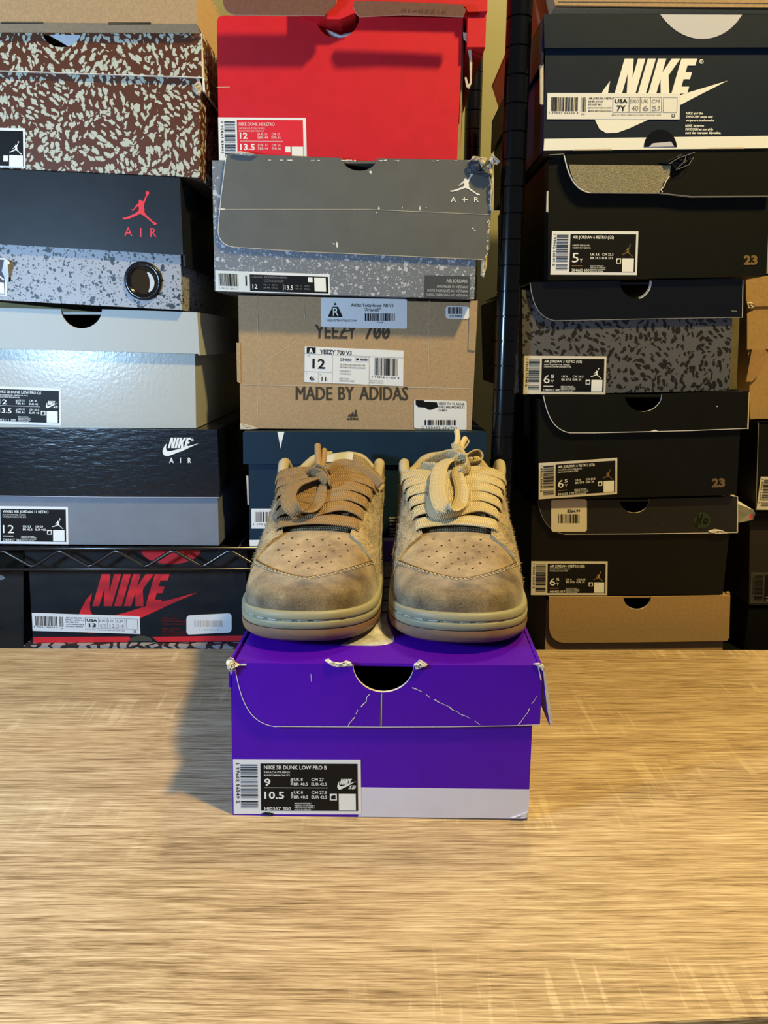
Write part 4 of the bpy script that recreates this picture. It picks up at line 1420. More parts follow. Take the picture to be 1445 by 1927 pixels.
p.bars(0.06, 0.09, 0.185, 0.90, INK, 61, 26, vertical=False, lift=0.00015)
p.text('1 95869 83401', 0.1, 0.02, 0.8, 0.03, INK, rot=True, res=1)
LI = mat('pinkish_ink', (0.80, 0.55, 0.55), 0.5)
p.text('NIKE DUNK HI RETRO', 0.228, 0.185, 0.64, 0.075, LI, 0.012, lift=0.0003)
p.text('WHITE/BLACK-TOTAL ORANGE', 0.228, 0.262, 0.525, 0.04, LI, 0.0, res=1, lift=0.0003)
p.text('BLANC/ORANGE TOTAL/NOIR', 0.228, 0.322, 0.515, 0.04, LI, 0.0, res=1, lift=0.0003)
p.text('12', 0.235, 0.475, 0.325, 0.13, WHITEINK, 0.025, lift=0.0003)
p.rect(0.235, 0.525, 0.73, 0.537, LI, 0.0003)
p.text('13.5', 0.238, 0.725, 0.405, 0.13, WHITEINK, 0.025, lift=0.0003)
for dv in (0.0, 0.245):
    p.rect(0.443, 0.35 + dv, 0.449, 0.48 + dv, LI, 0.0003)
    for t, u0, u1, v in (('UK 11', 0.462, 0.55, 0.40), ('BR 44', 0.462, 0.56, 0.475), ('CM 30', 0.60, 0.70, 0.40), ('EUR 46', 0.60, 0.705, 0.475)):
        p.text(t, u0, v + dv, u1, 0.055, LI, 0.01, res=1, lift=0.0003)
p.rect(0.755, 0.645, 0.815, 0.77, WHITEINK, 0.0003)
p.rect(0.83, 0.645, 0.96, 0.94, WHITEINK, 0.0003)
p.text('MADE IN INDONESIA /', 0.48, 0.865, 0.62, 0.03, LI, 0.0, res=1, lift=0.0003)
b.ink(p, 'label')
g = G()
p = Print(b.pl, 0.0003)
p.line([(408, 164.5), (432, 164)], 1.0, KRAFT_RAW)
b.ink(p, 'crease')

# ================================================================ right stack
GSM = ['MADE IN VIETNAM /', 'FABRIQUÉ AU VIETNAM /', 'FABRICADO NO VIETNÃ /', 'HECHO EN VIETNAM']
# R6 kraft box, lowest
b = Box('plain kraft shoe box at the bottom of the right stack', [(1029, 1130), (1366, 1130), (1362, 1212), (1026, 1212)], 0.80, 0.33, KRAFT2, cut=notch(1166, 1232, 1130, 26))
zb = CR_TOP
for F_ in b.F4:
    pass
bpy.data.objects.remove(b.body)
lowL, lowR = px_of(b.F4[3].x, 0.80, zb), px_of(b.F4[2].x, 0.80, zb)
bpy.data.objects.remove(b.o)
b = Box('plain kraft shoe box at the bottom of the right stack', [(1029, 1130), (1366, 1130), lowR, lowL], 0.80, 0.33, KRAFT2, cut=notch(1166, 1232, 1130, 26))
b.lid(dict(top=[(1033, 1123)] + notch(1173, 1225, 1123, 24) + [(1374, 1120.5)], rest=[(1372, 1200), (1368, 1206), (1250, 1208), (1062, 1210)] + bez((1062, 1210), (1040, 1208), (1033, 1195), (1033, 1175), 6)[1:]), dy=0.005, edge=KRAFT_RAW)
b.part('side_flap', [(1369, 1117), (1375, 1116), (1373, 1200), (1368, 1205)], -0.006, 0.004, KRAFT2)
# R5 black speckled lid
b = Box('black shoe box with speckled lid, price sticker and green dot sticker', [(1000, 950), (1378, 946), (1360, 1119), (999, 1120.5)], 0.7965, 0.33, mat('soft_black_card', (0.004, 0.0038, 0.003), 0.45, 0.2, bump=(45, 0.12)), cut=notch(1158, 1229, 949, 22))
b.lid(dict(top=[(1012, 941)] + notch(1166, 1222, 940, 26, y1=939) + [(1387, 935)], rest=[(1386, 1003), (1370, 1004), (1200, 1005.5), (1060, 1006)] + bez((1060, 1006), (1030, 1000), (1018, 975), (1014, 955), 8)[1:]), m=DARKSPECK, edge=KRAFT_RAW, dy=0.0035)
g = G()
pl = b.lpl
g.prism([pl.pt(1386, 937, -0.001), pl.pt(1391, 936, -0.003), pl.pt(1391, 1003, -0.003), pl.pt(1387, 1004, -0.001)], (0, 0.12, 0), KRAFT_RAW)
build('side_flap', g, b.o)
s_ = b.part('price_sticker', rounded(1037, 939, 1104, 1000.5, 5), 0.0003, 0.0004, mat('cream_sticker', (0.66, 0.60, 0.48), 0.5), plane=pl)
p = Print(pl, 0.0009)
p.text('$264.99', 1067, 964, 1091, 5.5, INK, 0.015)
p.bars(1050, 967, 1091, 984, INK, 71, 20)
b.ink(p, 'lettering', s_)
s_ = b.part('round_sticker', [(1321 + 15.5 * math.cos(a * math.pi / 12), 979 + 15.5 * math.sin(a * math.pi / 12)) for a in range(24)], 0.0003, 0.0003, GREENDOT, plane=pl, label='dark green round sticker')
p = Print(pl, 0.0009)
p.line([(1313, 968), (1311, 990)], 2.6, INK)
p.line([(1311, 980), (1320, 974)], 2.4, INK)
p.line([(1321, 967), (1316, 986)], 2.6, INK)
p.line([(1323, 985), (1326, 975), (1331, 977), (1329, 984), (1324, 984)], 2.4, INK)
b.ink(p, 'lettering', s_)
p = Print(pl, 0.0003)
p.line([(1062, 1005), (1200, 1004.5), (1386, 1002)], 1.2, WHITE_EDGE)
p.line(bez((1060, 1005), (1030, 999), (1019, 975), (1015, 955), 8), 0.8, GREYINK)
b.ink(p, 'worn_edge', b.lidob)
crumple(b, [(1333, 1000), (1345, 996), (1358, 997), (1368, 1003), (1350, 1004)], pl, 0.0004, TORN, 31, 0.002)
size_label(b, ((999.5, 1056), (143.5, 0.3), (-0.7, 63.5)), ('AIR JORDAN 4 RETRO (GS)', 0.70), [('BLACK/WHITE-TOUR YELLOW', 0.51), ('NOIR/BLANC/JAUNE', 0.475)], '6', [('UK 6', 0.455, 0.53), ('BR 37.5', 0.455, 0.57), ('CM 24.5', 0.595, 0.71), ('EUR 39', 0.595, 0.70)],
           '408452 017', GSM, bigsup=[('5', 0.58), ('Y', 0.715)], logom=GOLD, seed=72, paper=mat('ivory_label', (0.62, 0.58, 0.50), 0.5))
# R4 second black box
b = Box('black shoe box with bronze number 23, below the grey blob print box', [(1013, 752), (1396, 748), (1386, 931), (1013, 941)], 0.7865, 0.33, BLACKCARD, cut=notch(1168, 1252, 751, 34))
b.lid(dict(top=[(1022, 744)] + notch(1175, 1246, 742, 33, y1=741) + [(1409, 736)], rest=[(1406, 806.5), (1300, 811), (1120, 815), (1072, 815)] + bez((1072, 815), (1042, 810), (1030, 785), (1022, 744), 8)[1:-1]), m=BLACKCARD, edge=WHITE_EDGE, dy=0.004)
pl = b.lpl
g = G()
g.prism([pl.pt(1409, 737, -0.001), pl.pt(1413, 739, -0.003), pl.pt(1411, 808, -0.003), pl.pt(1406, 807, -0.001)], (0, 0.25, 0), KRAFT_RAW)
build('side_flap', g, b.o)
p = Print(pl, 0.0003)
p.line(bez((1072, 814.5), (1042, 809), (1030, 785), (1022.5, 745), 12), 1.1, WHITE_EDGE)
p.line([(1072, 814.5), (1120, 814.5), (1300, 810.3), (1406, 806)], 1.1, WHITE_EDGE)
p.poly([(1224, 811), (1232, 808.5), (1238, 811), (1230, 812.5)], WHITE_EDGE, 0.0002)
p.poly([(1347, 763), (1350, 764), (1349, 766)], WHITE_EDGE, 0.0002)
b.ink(p, 'worn_edge', b.lidob)
p = Print(b.pl, 0.0003)
p.text('23', 1339, 916, 1364, 15, BRONZE, 0.05, slope=-0.02)
b.ink(p, 'number_print')
size_label(b, ((1013.7, 871.5), (147.5, -10), (-0.3, 68)), ('AIR JORDAN 6 RETRO (GS)', 0.71), [('WHITE/YELLOW OCHRE-BLACK', 0.55), ('BLANC/NOIR/OCRE', 0.50)], '6', [('UK 6', 0.465, 0.535), ('BR 37.5', 0.465, 0.58), ('CM 24.5', 0.60, 0.72), ('EUR 39', 0.60, 0.70)],
           '384665 170', GSM, bigsup=[('5', 0.58), ('Y', 0.715)], logom=GOLD, seed=73, paper=mat('ivory_label', (0.62, 0.58, 0.50), 0.5))
# R3 grey blob print
b = Box('shoe box with glossy black flap over grey and black blob print', [(982, 545), (1380, 540), (1372, 735), (984.5, 743)], 0.7935, 0.33, NIGHTPRINT, cut=notch(1160, 1230, 542, 26))
b.lid(dict(top=[(997, 531)] + notch(1166, 1224, 528, 33, y1=527) + [(1399, 524)], rest=[(1398, 597.5), (1200, 601), (1044, 604)] + bez((1044, 604), (1014, 598), (1002, 575), (997, 531), 8)[1:-1]), m=BLACKGLOSS2, edge=WHITE_EDGE, dy=0.0045)
pl = b.lpl
p = Print(pl, 0.0003)
p.line([(1044, 603.5), (1200, 600.5), (1398, 597)], 1.2, GREYINK)
p.line(bez((1044, 603.5), (1014, 598), (1002, 575), (997.5, 532), 10), 0.9, GREYINK)
p.line([(1397.5, 526), (1396.5, 598)], 1.4, PALEINK)
q = notch(1166, 1224, 528, 33, y1=527)
p.line([(x + 1, y + 2) for x, y in q[8:15]], 2.2, PALEINK)
p.line([(1376, 585), (1386, 585.5)], 1.2, GREYINK)
b.ink(p, 'worn_edge', b.lidob)
b.part('inner_flap', [(1381, 598), (1400, 596), (1394, 733), (1374, 735)], -0.012, 0.002, mat('olive_board', (0.12, 0.10, 0.05), 0.7, vary=0.15, vscale=60))
b.part('front_corner_panel', [(982, 545), (1003, 545), (1003, 668), (985, 668)], 0.0001, 0.0001, BLACKCARD) if False else None
size_label(b, ((986.5, 669.5), (154.5, 1.2), (-2.2, 71.5)), ('AIR JORDAN 3 RETRO (GS)', 0.70), [('NIGHT STADIUM/TOTAL ORANGE', 0.555), ('STADE NUIT/NOIR/ORANGE TOTAL', 0.575)], '6', [('UK 6', 0.46, 0.535), ('BR 37.5', 0.46, 0.575), ('CM 24.5', 0.595, 0.725), ('EUR 39', 0.595, 0.70)],
           'DM0967 080', GSM, bigsup=[('5', 0.58), ('Y', 0.715)], seed=74, paper=mat('ivory_label', (0.62, 0.58, 0.50), 0.5))
# R2 black box, torn open flap
b = Box('black shoe box with gold number 23 and flap torn to bare grey board', [(1032, 300), (1452, 296), (1442, 519.5), (1031, 527)], 0.784, 0.33, BLACKCARD)
fb = [(1061, 291)] + bez((1061, 291), (1068, 325), (1078, 358), (1110, 363), 8)[1:] + [(1242, 364), (1300, 371), (1450, 370), (1458, 286), (1260, 287)]
b.lid(dict(top=[(1061, 291), (1260, 287), (1458, 286)], rest=[(1454, 370), (1300, 371), (1242, 364)] + bez((1110, 363), (1078, 358), (1068, 325), (1061, 291), 8)[:-1]), m=BLACKCARD, edge=WHITE_EDGE, dy=0.007)
pl = b.lpl
b.part('bare_board', bez((1070, 310), (1076, 340), (1086, 358), (1110, 362.5), 6) + [(1240, 363), (1246, 352), (1247, 345), (1259, 332), (1262, 312)], 0.0002, 0.0004, FELT, plane=pl, label='fluffy grey bare board where the black paper is torn off')
p = Print(pl, 0.0009)
p.line(bez((1061, 292), (1068, 325), (1078, 358), (1110, 363), 10), 1.4, WHITE_EDGE)
p.line([(1110, 363), (1242, 363.5), (1300, 370), (1450, 369.3)], 1.0, GREYINK)
p.line([(1259, 332), (1253, 340), (1248, 352), (1243, 357), (1246, 362)], 1.6, WHITE_EDGE)
p.line([(1032, 292), (1061, 290)], 1.2, GREYINK)
b.ink(p, 'worn_edge', b.lidob)
crumple(b, [(1240, 306), (1260, 300), (1280, 292), (1303, 289), (1300, 302), (1288, 315), (1272, 322), (1262, 310)], pl, 0.001, BLACKGLOSS2, 32, 0.005, 'crumpled_board')
p = Print(pl, 0.0055)
p.line([(1255, 311), (1272, 300), (1303, 289)], 1.0, GREYINK)
p.line([(1268, 322), (1284, 306), (1287, 294)], 1.0, GREYINK)
p.line([(1272, 321), (1292, 312), (1301, 298)], 1.0, GREYINK)
p.g = p.g
b.ink(p, 'crumple_edge')
b.part('slot_tab', [(1029, 360), (1033, 358), (1033, 400), (1028, 398)], -0.002, 0.002, KRAFT_RAW)
p = Print(b.pl, 0.0003)
p.text('23', 1399, 497.5, 1425, 16, GOLD, 0.05)
b.ink(p, 'number_print')
size_label(b, ((1038.5, 434.5), (162.5, 0.8), (-3.0, 82.5)), ('AIR JORDAN 6 RETRO (GS)', 0.716), [], '5', [('UK 4.5', 0.455, 0.555), ('BR 35.5', 0.455, 0.57), ('CM 23.5', 0.59, 0.72), ('EUR 37.5', 0.59, 0.715)],
           '384665 600', GSM, bigsup=[('Y', 0.715)], logom=GOLD, seed=75, corner=lambda p: (p.text('VARSITY RED/BLACK', 0.243, 0.345, 0.44, 0.032, WHITEINK, 0.01, res=1), p.text('VARSITY ROUGE/NOIR', 0.243, 0.40, 0.455, 0.032, WHITEINK, 0.01, res=1)))
# R1 navy box
b = Box('navy blue shoe box with large white wordmark at the top of the right stack', [(1027, 44), (1474, 44), (1470, 279), (1022, 284)], 0.777, 0.33, NAVY2)
b.lid(dict(top=[(1023, 27), (1480, 28)], rest=[(1478, 89), (1024.5, 90)]), m=NAVY2, sides=(0.042, 0.042), dy=0.0035)
p = Print(b.lpl, 0.0003)
p.poly([(1242, 27.5)] + bez((1242, 27.5), (1285, 90), (1360, 88), (1396, 28), 14)[1:], PALEINK)
b.ink(p, 'emblem', b.lidob)
p = Print(b.pl, 0.0003)
wordmark(p, 1156, 110.5, 1311.5, 176.5, WHITEINK)
p.shape(SWOOSH, (1119, 152, 1369, 251), WHITEINK)
ring(p, 1319.5, 116, 4.0, 4.2, WHITEINK)
p.text('R', 1317.8, 118, 1321.3, 4.2, WHITEINK, 0.02)
for i, (t, x1) in enumerate((('NIKE and the', 1322), ('SWOOSH name and', 1340), ('stripe are trademarks.', 1344))):
    p.text(t, 1290, 215.5 + i * 6.6, x1, 4.4, WHITEINK, 0.03, shear=0.12)
for i, (t, x1) in enumerate((('NIKE, le terme', 1324), ('SWOOSH et son sigle', 1341), ('sont des marques déposées.', 1356))):
    p.text(t, 1289, 239 + i * 6.6, x1, 4.4, WHITEINK, 0.03, shear=0.12)
p.poly([(1024, 261.5), (1208, 259), (1214, 259), (1274, 258), (1470, 255.5), (1469.5, 278.7), (1022.5, 283.5)], WHITEINK)
p.poly([(1080, 281), (1150, 280), (1152, 283), (1078, 283.6)], KRAFT_RAW, 0.0002)
p.poly([(1332, 278), (1398, 277), (1400, 280), (1330, 280.5)], KRAFT_RAW, 0.0002)
b.ink(p, 'emblem')
g = G()
q = [(1211, 277)] + [(1242 + 31 * math.cos(math.pi * (1 - i / 14)), 277 - 33 * math.sin(math.pi * (1 - i / 14))) for i in range(15)] + [(1273, 276)]
g.prism([b.pl.pt(x, y, 0.0006) for x, y in q], (0, 0.0003, 0), BLACKGLOSS2)
build('thumb_cut', g, b.o)
p = Print(b.pl, 0.0009)
p.poly([(1220, 277), (1228, 270), (1262, 267), (1268, 276)], PALEINK)
b.ink(p, 'tissue')
b.part('slot_tab', [(1017, 121), (1023, 119), (1023, 196), (1017, 194)], -0.004, 0.003, KRAFT_RAW)
table_label(b, ((1029.5, 175.5), (249.5, 0.5), (-1.0, 49)), [('AIR JORDAN 1 RETRO', 0.50), ('HIGH OG GS', 0.42), ('FD1437 401', 0.41), ('MIDNIGHT NAVY2/BLACK-WHITE', 0.485), ('MARINE MINUIT/BLANC/NOIR', 0.487)],
            [('USA', '7Y'), ('EURO', '40'), ('UK', '6'), ('CM', '25.0')], 'MADE IN CHINA / FABRIQUÉ EN CHINE / HECHO EN CHINA', off=0.0008, seed=76)
# R0 carton at the top
b = Box('shaded kraft carton resting on the navy box at the top right', [(1022, -70), (1490, -70), (1490, 14), (1045, 10)], 0.772, 0.33, KRAFT, roofed=True)
g = G()
g.prism([b.pl.pt(1050, 3, .0006), b.pl.pt(1490, 6, .0006), b.pl.pt(1490, 26, -.016), b.pl.pt(1036, 26, -.016)], (0, 0.002, 0), KRAFT)
build('bottom_fold', g, b.o)

# ================================================================ column at the far right
b = Box('battered kraft carton at the right edge behind the black boxes', [(1403, 516), (1530, 512), (1530, 786), (1412, 789)], 0.84, 0.30, KRAFT2, roofed=True)
b.part('upper_panel', [(1402, 524), (1530, 518), (1530, 574), (1415, 577), (1410, 569), (1402, 566)], 0.0002, 0.002, KRAFT2, KRAFT_RAW)
b.part('middle_panel', [(1404, 592), (1410, 584), (1530, 582), (1530, 656), (1417, 657), (1404, 658)], 0.0002, 0.002, KRAFT2, KRAFT_RAW)
b.part('torn_panel', [(1412, 657), (1436, 656), (1445, 668), (1433, 690), (1424, 706), (1412, 718), (1401, 718)], 0.0025, 0.001, mat('kraft_under_layer', (0.34, 0.20, 0.09), 0.85, vary=0.12, vscale=200), KRAFT_RAW)
crumple(b, [(1403, 568), (1412, 570), (1420, 576), (1412, 583), (1404, 580)], b.pl, 0.002, KRAFT_RAW, 33, 0.004)
zk = px_of(b.F4[3].x, 0.84, b.F4[3].z)
b = Box('black shoe box at the right edge below the battered carton', [(1427, 794), (1540, 792), (1534, 962), (1421, 962)], 0.832, 0.30, mat('deep_black_card', (0.0035, 0.0032, 0.0025), 0.5, 0.2), roofed=True)
p = Print(b.pl, 0.0003)
p.line([(1427, 795), (1422, 961)], 1.0, GREYINK)
b.ink(p, 'worn_edge')
size_label(b, ((1431, 897), (120, 1.0), (-8.0, 62)), None, [], '', [], '384665 100', [], seed=77, paper=mat('ivory_label', (0.62, 0.58, 0.50), 0.5), logo='jump')
zb2 = px_of(at(1411, 1100, 0.842).x, 0.842, CR_TOP)
b = Box('brown speckled shoe box in shadow at the lower right edge', [(1411, 968), (1525, 968), (1520, 1138), (1409, 1138)], 0.842, 0.30, BROWNSPECK)
b.lid(dict(top=[(1409, 964), (1530, 964)], rest=[(1529, 990), (1409, 990)]), m=BLACKCARD, dy=0.003)
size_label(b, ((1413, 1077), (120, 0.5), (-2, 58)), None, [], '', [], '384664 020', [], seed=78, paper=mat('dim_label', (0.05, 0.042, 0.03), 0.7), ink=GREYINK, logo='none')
b = Box('black shoe box lowest at the right edge', [(1409, 1141), (1520, 1141), px_of(at(1520, 1150, 0.846).x, 0.846, CR_TOP), px_of(at(1409, 1150, 0.846).x, 0.846, CR_TOP)], 0.846, 0.30, mat('deep_black_card', (0.0035, 0.0032, 0.0025), 0.5, 0.2), roofed=True)
# crushed bit of a pale box end poking out between the stacks
g = G()
q = [at(1388, 948, 0.82), at(1418, 960, 0.815), at(1421, 966, 0.812), at(1417, 978, 0.815), at(1404, 981, 0.82), at(1388, 984, 0.825)]
tp = thing('torn_box_scrap', q[1] + Vector((0, 0.02, 0)), 'crushed pale box corner poking out beside the green dot sticker', 'scrap')
g.prism(q, (0, 0.05, 0.004), mat('pale_scrap', (0.45, 0.46, 0.40), 0.5, 0.3, bump=(60, 0.5)), TORN)
build('corner_board', g, tp)
g = G()
g.prism([at(1411, 972, 0.8125), at(1415, 965, 0.8125), at(1416, 974, 0.8125), at(1413, 978, 0.8125)], (0, 0.001, 0), REDINK)
build('red_print', g, tp)

# dark boxes deeper on the shelf beside the posts
b = Box('dark shoe box deep on the shelf between the two stacks', [(898, 60), (944, 60), (944, 300), (898, 300)], 1.0, 0.12, BLACKCARD, roofed=True) if False else None

# ================================================================ sneakers
YT = [0, .002, .005, .009, .014, .020, .027, .035, .044, .054, .065, .077, .09, .103, .117, .132, .148, .164, .18, .195, .208, .22, .232, .244, .255, .265, .273, .280, .285, .2885, .290]
L = 0.290


def lerp_tab(tab, x):
    if x <= tab[0][0]:
        return tab[0][1]
    for (a, va), (c, vc) in zip(tab[:-1], tab[1:]):
        if x <= c:
            t = (x - a) / (c - a)
            return va + (vc - va) * t
    return tab[-1][1]


def smooth_tab(tab, n=400):
    xs = [tab[0][0] + (tab[-1][0] - tab[0][0]) * i / n for i in range(n + 1)]
    vs = [lerp_tab(tab, x) for x in xs]
    for _ in range(60):
        vs = [vs[0]] + [(vs[i - 1] + 2 * vs[i] + vs[i + 1]) / 4 for i in range(1, n)] + [vs[-1]]
    return list(zip(xs, vs))


WID = smooth_tab([(.07, .0488), (.10, .0494), (.13, .0482), (.16, .0470), (.19, .0462), (.22, .0455), (.26, .042), (.29, .042)])
HGT = [(0, .0310), (.0015, .0368), (.004, .0405), (.009, .0428), (.016, .0437), (.035, .0455), (.06, .0515), (.095, .0632), (.12, .0735), (.15, .0845), (.18, .0935), (.205, .098), (.29, .098)]
HGT = HGT[:5] + [(x, v) for x, v in smooth_tab(HGT[4:]) if x > .018]


def half(y):
    a = lerp_tab(WID, y)
    if y < .07:
        t = max(0.0, 1 - y / .07)
        a = .0488 * max(0.0, 1 - t ** 2.5) ** (1 / 2.15)
    if y > .235:
        t = (y - .235) / .055
        a *= max(0.0, 1 - t ** 2.6) ** (1 / 2.2)
    return a


def spring(y):
    return .0075 * max(0.0, 1 - y / .07) ** 2


def zmid(y):
    return .0220 + spring(y)


def arch(y, q, off=0.0):
    """upper surface, q from -1 (left edge) over 0 (centre line) to 1 (right edge)"""
    s = -1 if q < 0 else 1
    a = half(y)
    z0, h = zmid(y) - 0.001, lerp_tab(HGT, y)
    bx = min(1.0, max(0.0, (y - .03) / .12))
    k1 = .74 + .16 * bx
    k2 = .70 + .28 * bx
    t = 1 - abs(q)
    P = [(a * .985, z0), (a * (1.0 + .05 * (1 - bx)), z0 + k1 * (h - z0)), (a * k2, h), (0, h)]
    b0, b1, b2, b3 = (1 - t) ** 3, 3 * t * (1 - t) ** 2, 3 * t * t * (1 - t), t ** 3
    x = b0 * P[0][0] + b1 * P[1][0] + b2 * P[2][0] + b3 * P[3][0]
    z = b0 * P[0][1] + b1 * P[1][1] + b2 * P[2][1] + b3 * P[3][1]
    return Vector((s * x, y, z))


def arch_o(y, q, off):
    p = arch(y, q)
    if off == 0:
        return p
    e = 0.002
    y0, y1 = max(0.0006, y - e), min(L - .0006, y + e)
    dq = 0.02
    q0, q1 = max(-1, q - dq), min(1, q + dq)
    # keep clear of the fold at q = 0
    ty = arch(y1, q) - arch(y0, q)
    tq = arch(min(max(y, 0.0008), L - .0008), q1) - arch(min(max(y, 0.0008), L - .0008), q0)
    n = tq.cross(ty)
    if n.length < 1e-12:
        n = Vector((0, -1 if y < .1 else 1, 0.2))
    n.normalize()
    c = Vector((0, 0.12 if y < .12 else 0.17, 0.03))
    if n.dot(p - c) < 0:
        n = -n
    return p + n * off


def contour(e, zf, n0=None):
    """plan outline of the sole grown by e, height from zf(y)"""
    pts = []
    ys = YT[1:-1]
    left = [(-half(y), y) for y in reversed(ys)]
    right = [(half(y), y) for y in ys]
    base = left + [(0, 0)] + right + [(0, L)]
    n = len(base)
    out = []
    for i, (x, y) in enumerate(base):
        x0, y0 = base[i - 1]
        x1, y1 = base[(i + 1) % n]
        dx, dy = x1 - x0, y1 - y0
        d = math.hypot(dx, dy) or 1
        nx, ny = dy / d, -dx / d
        if nx * x + ny * (y - .14) < 0:
            nx, ny = -nx, -ny
        out.append(Vector((x + nx * e, y + ny * e, zf(min(max(y, 0), L)))))
    return out


def catmull(pts, n=8):
    pts = [Vector(p) for p in pts]
    out = []
    N = len(pts)
    for i in range(N - 1):
        p0, p1, p2, p3 = pts[max(i - 1, 0)], pts[i], pts[i + 1], pts[min(i + 2, N - 1)]
        for j in range(n):
            t = j / n
            out.append(0.5 * ((2 * p1) + (p2 - p0) * t + (2 * p0 - 5 * p1 + 4 * p2 - p3) * t * t + (3 * p1 - p0 - 3 * p2 + p3) * t ** 3))
    out.append(pts[-1])
    return out


def ribbon(g, pts, wd, w=0.0088, t=0.0015, m=None, n=8, cup=0.0):
    """flat woven lace along pts; wd gives the direction across it (one or one per point)"""
    path = catmull(pts, n)
    if isinstance(wd, Vector):
        wds = [wd] * len(path)
    else:
        wds = catmull(wd, n)
    if g.uv is None:
        g.uv = []
    rows = []
    s = 0.0
    ws = w if isinstance(w, (list, tuple)) else None
    N = len(path)
    prof = [(-.5, 0), (-.46, .42), (-.2, .5), (.2, .5), (.46, .42), (.5, 0), (.46, -.42), (.2, -.5), (-.2, -.5), (-.46, -.42)]
    uvv = [0, .04, .3, .7, .96, 1, .96, .7, .3, .04]
    for i, p in enumerate(path):
        T = (path[min(i + 1, N - 1)] - path[max(i - 1, 0)]).normalized()
        B = wds[i] - T * wds[i].dot(T)
        if B.length < 1e-6:
            B = Vector((0, 0, 1)).cross(T)
        B.normalize()
        Nn = T.cross(B)
        if i:
            s += (p - path[i - 1]).length
        wi = w
        if ws:
            f = i / (N - 1) * (len(ws) - 1)
            k = min(int(f), len(ws) - 2)
            wi = ws[k] + (ws[k + 1] - ws[k]) * (f - k)
        rows.append([p + B * (a * wi) + Nn * (c * t + cup * (a * a * 4 - .3)) for a, c in prof])
        g.uv += [(s, v) for v in uvv]
    i0 = g.grid(rows, m, True)
    k = len(prof)
    g.f.append(tuple(range(i0 + k - 1, i0 - 1, -1)))
    g.f.append(tuple(range(i0 + (N - 1) * k, i0 + N * k)))
    g.m += [g.mi(m)] * 2


def patch(g, rows_off, rows_base, m):
    """raised overlay: outer grid and a rim back down to the base grid"""
    g.grid(rows_off, m)
    R, C = len(rows_off), len(rows_off[0])
    rim_o = [rows_off[0][j] for j in range(C)] + [rows_off[i][C - 1] for i in range(1, R)] + [rows_off[R - 1][j] for j in range(C - 2, -1, -1)] + [rows_off[i][0] for i in range(R - 2, 0, -1)]
    rim_b = [rows_base[0][j] for j in range(C)] + [rows_base[i][C - 1] for i in range(1, R)] + [rows_base[R - 1][j] for j in range(C - 2, -1, -1)] + [rows_base[i][0] for i in range(R - 2, 0, -1)]
    g.grid([rim_o, rim_b], m, True)


def seam_y(q):
    a = 1 - abs(q)          # 0 at the edge, 1 on the centre line
    return .0255 + .090 * max(0.0, 1 - a) ** 1.45


def qe_for(y, xe):
    lo, hi = 0.0, 1.0
    for _ in range(30):
        mid = (lo + hi) / 2
        if arch(y, 1 - mid).x > xe:
            lo = mid
        else:
            hi = mid
    return lo


COLL = smooth_tab([(.09, 0), (.180, 0), (.200, .009), (.215, .010), (.235, -.004), (.252, -.008), (.266, -.006), (.28, .004), (.29, .005)])


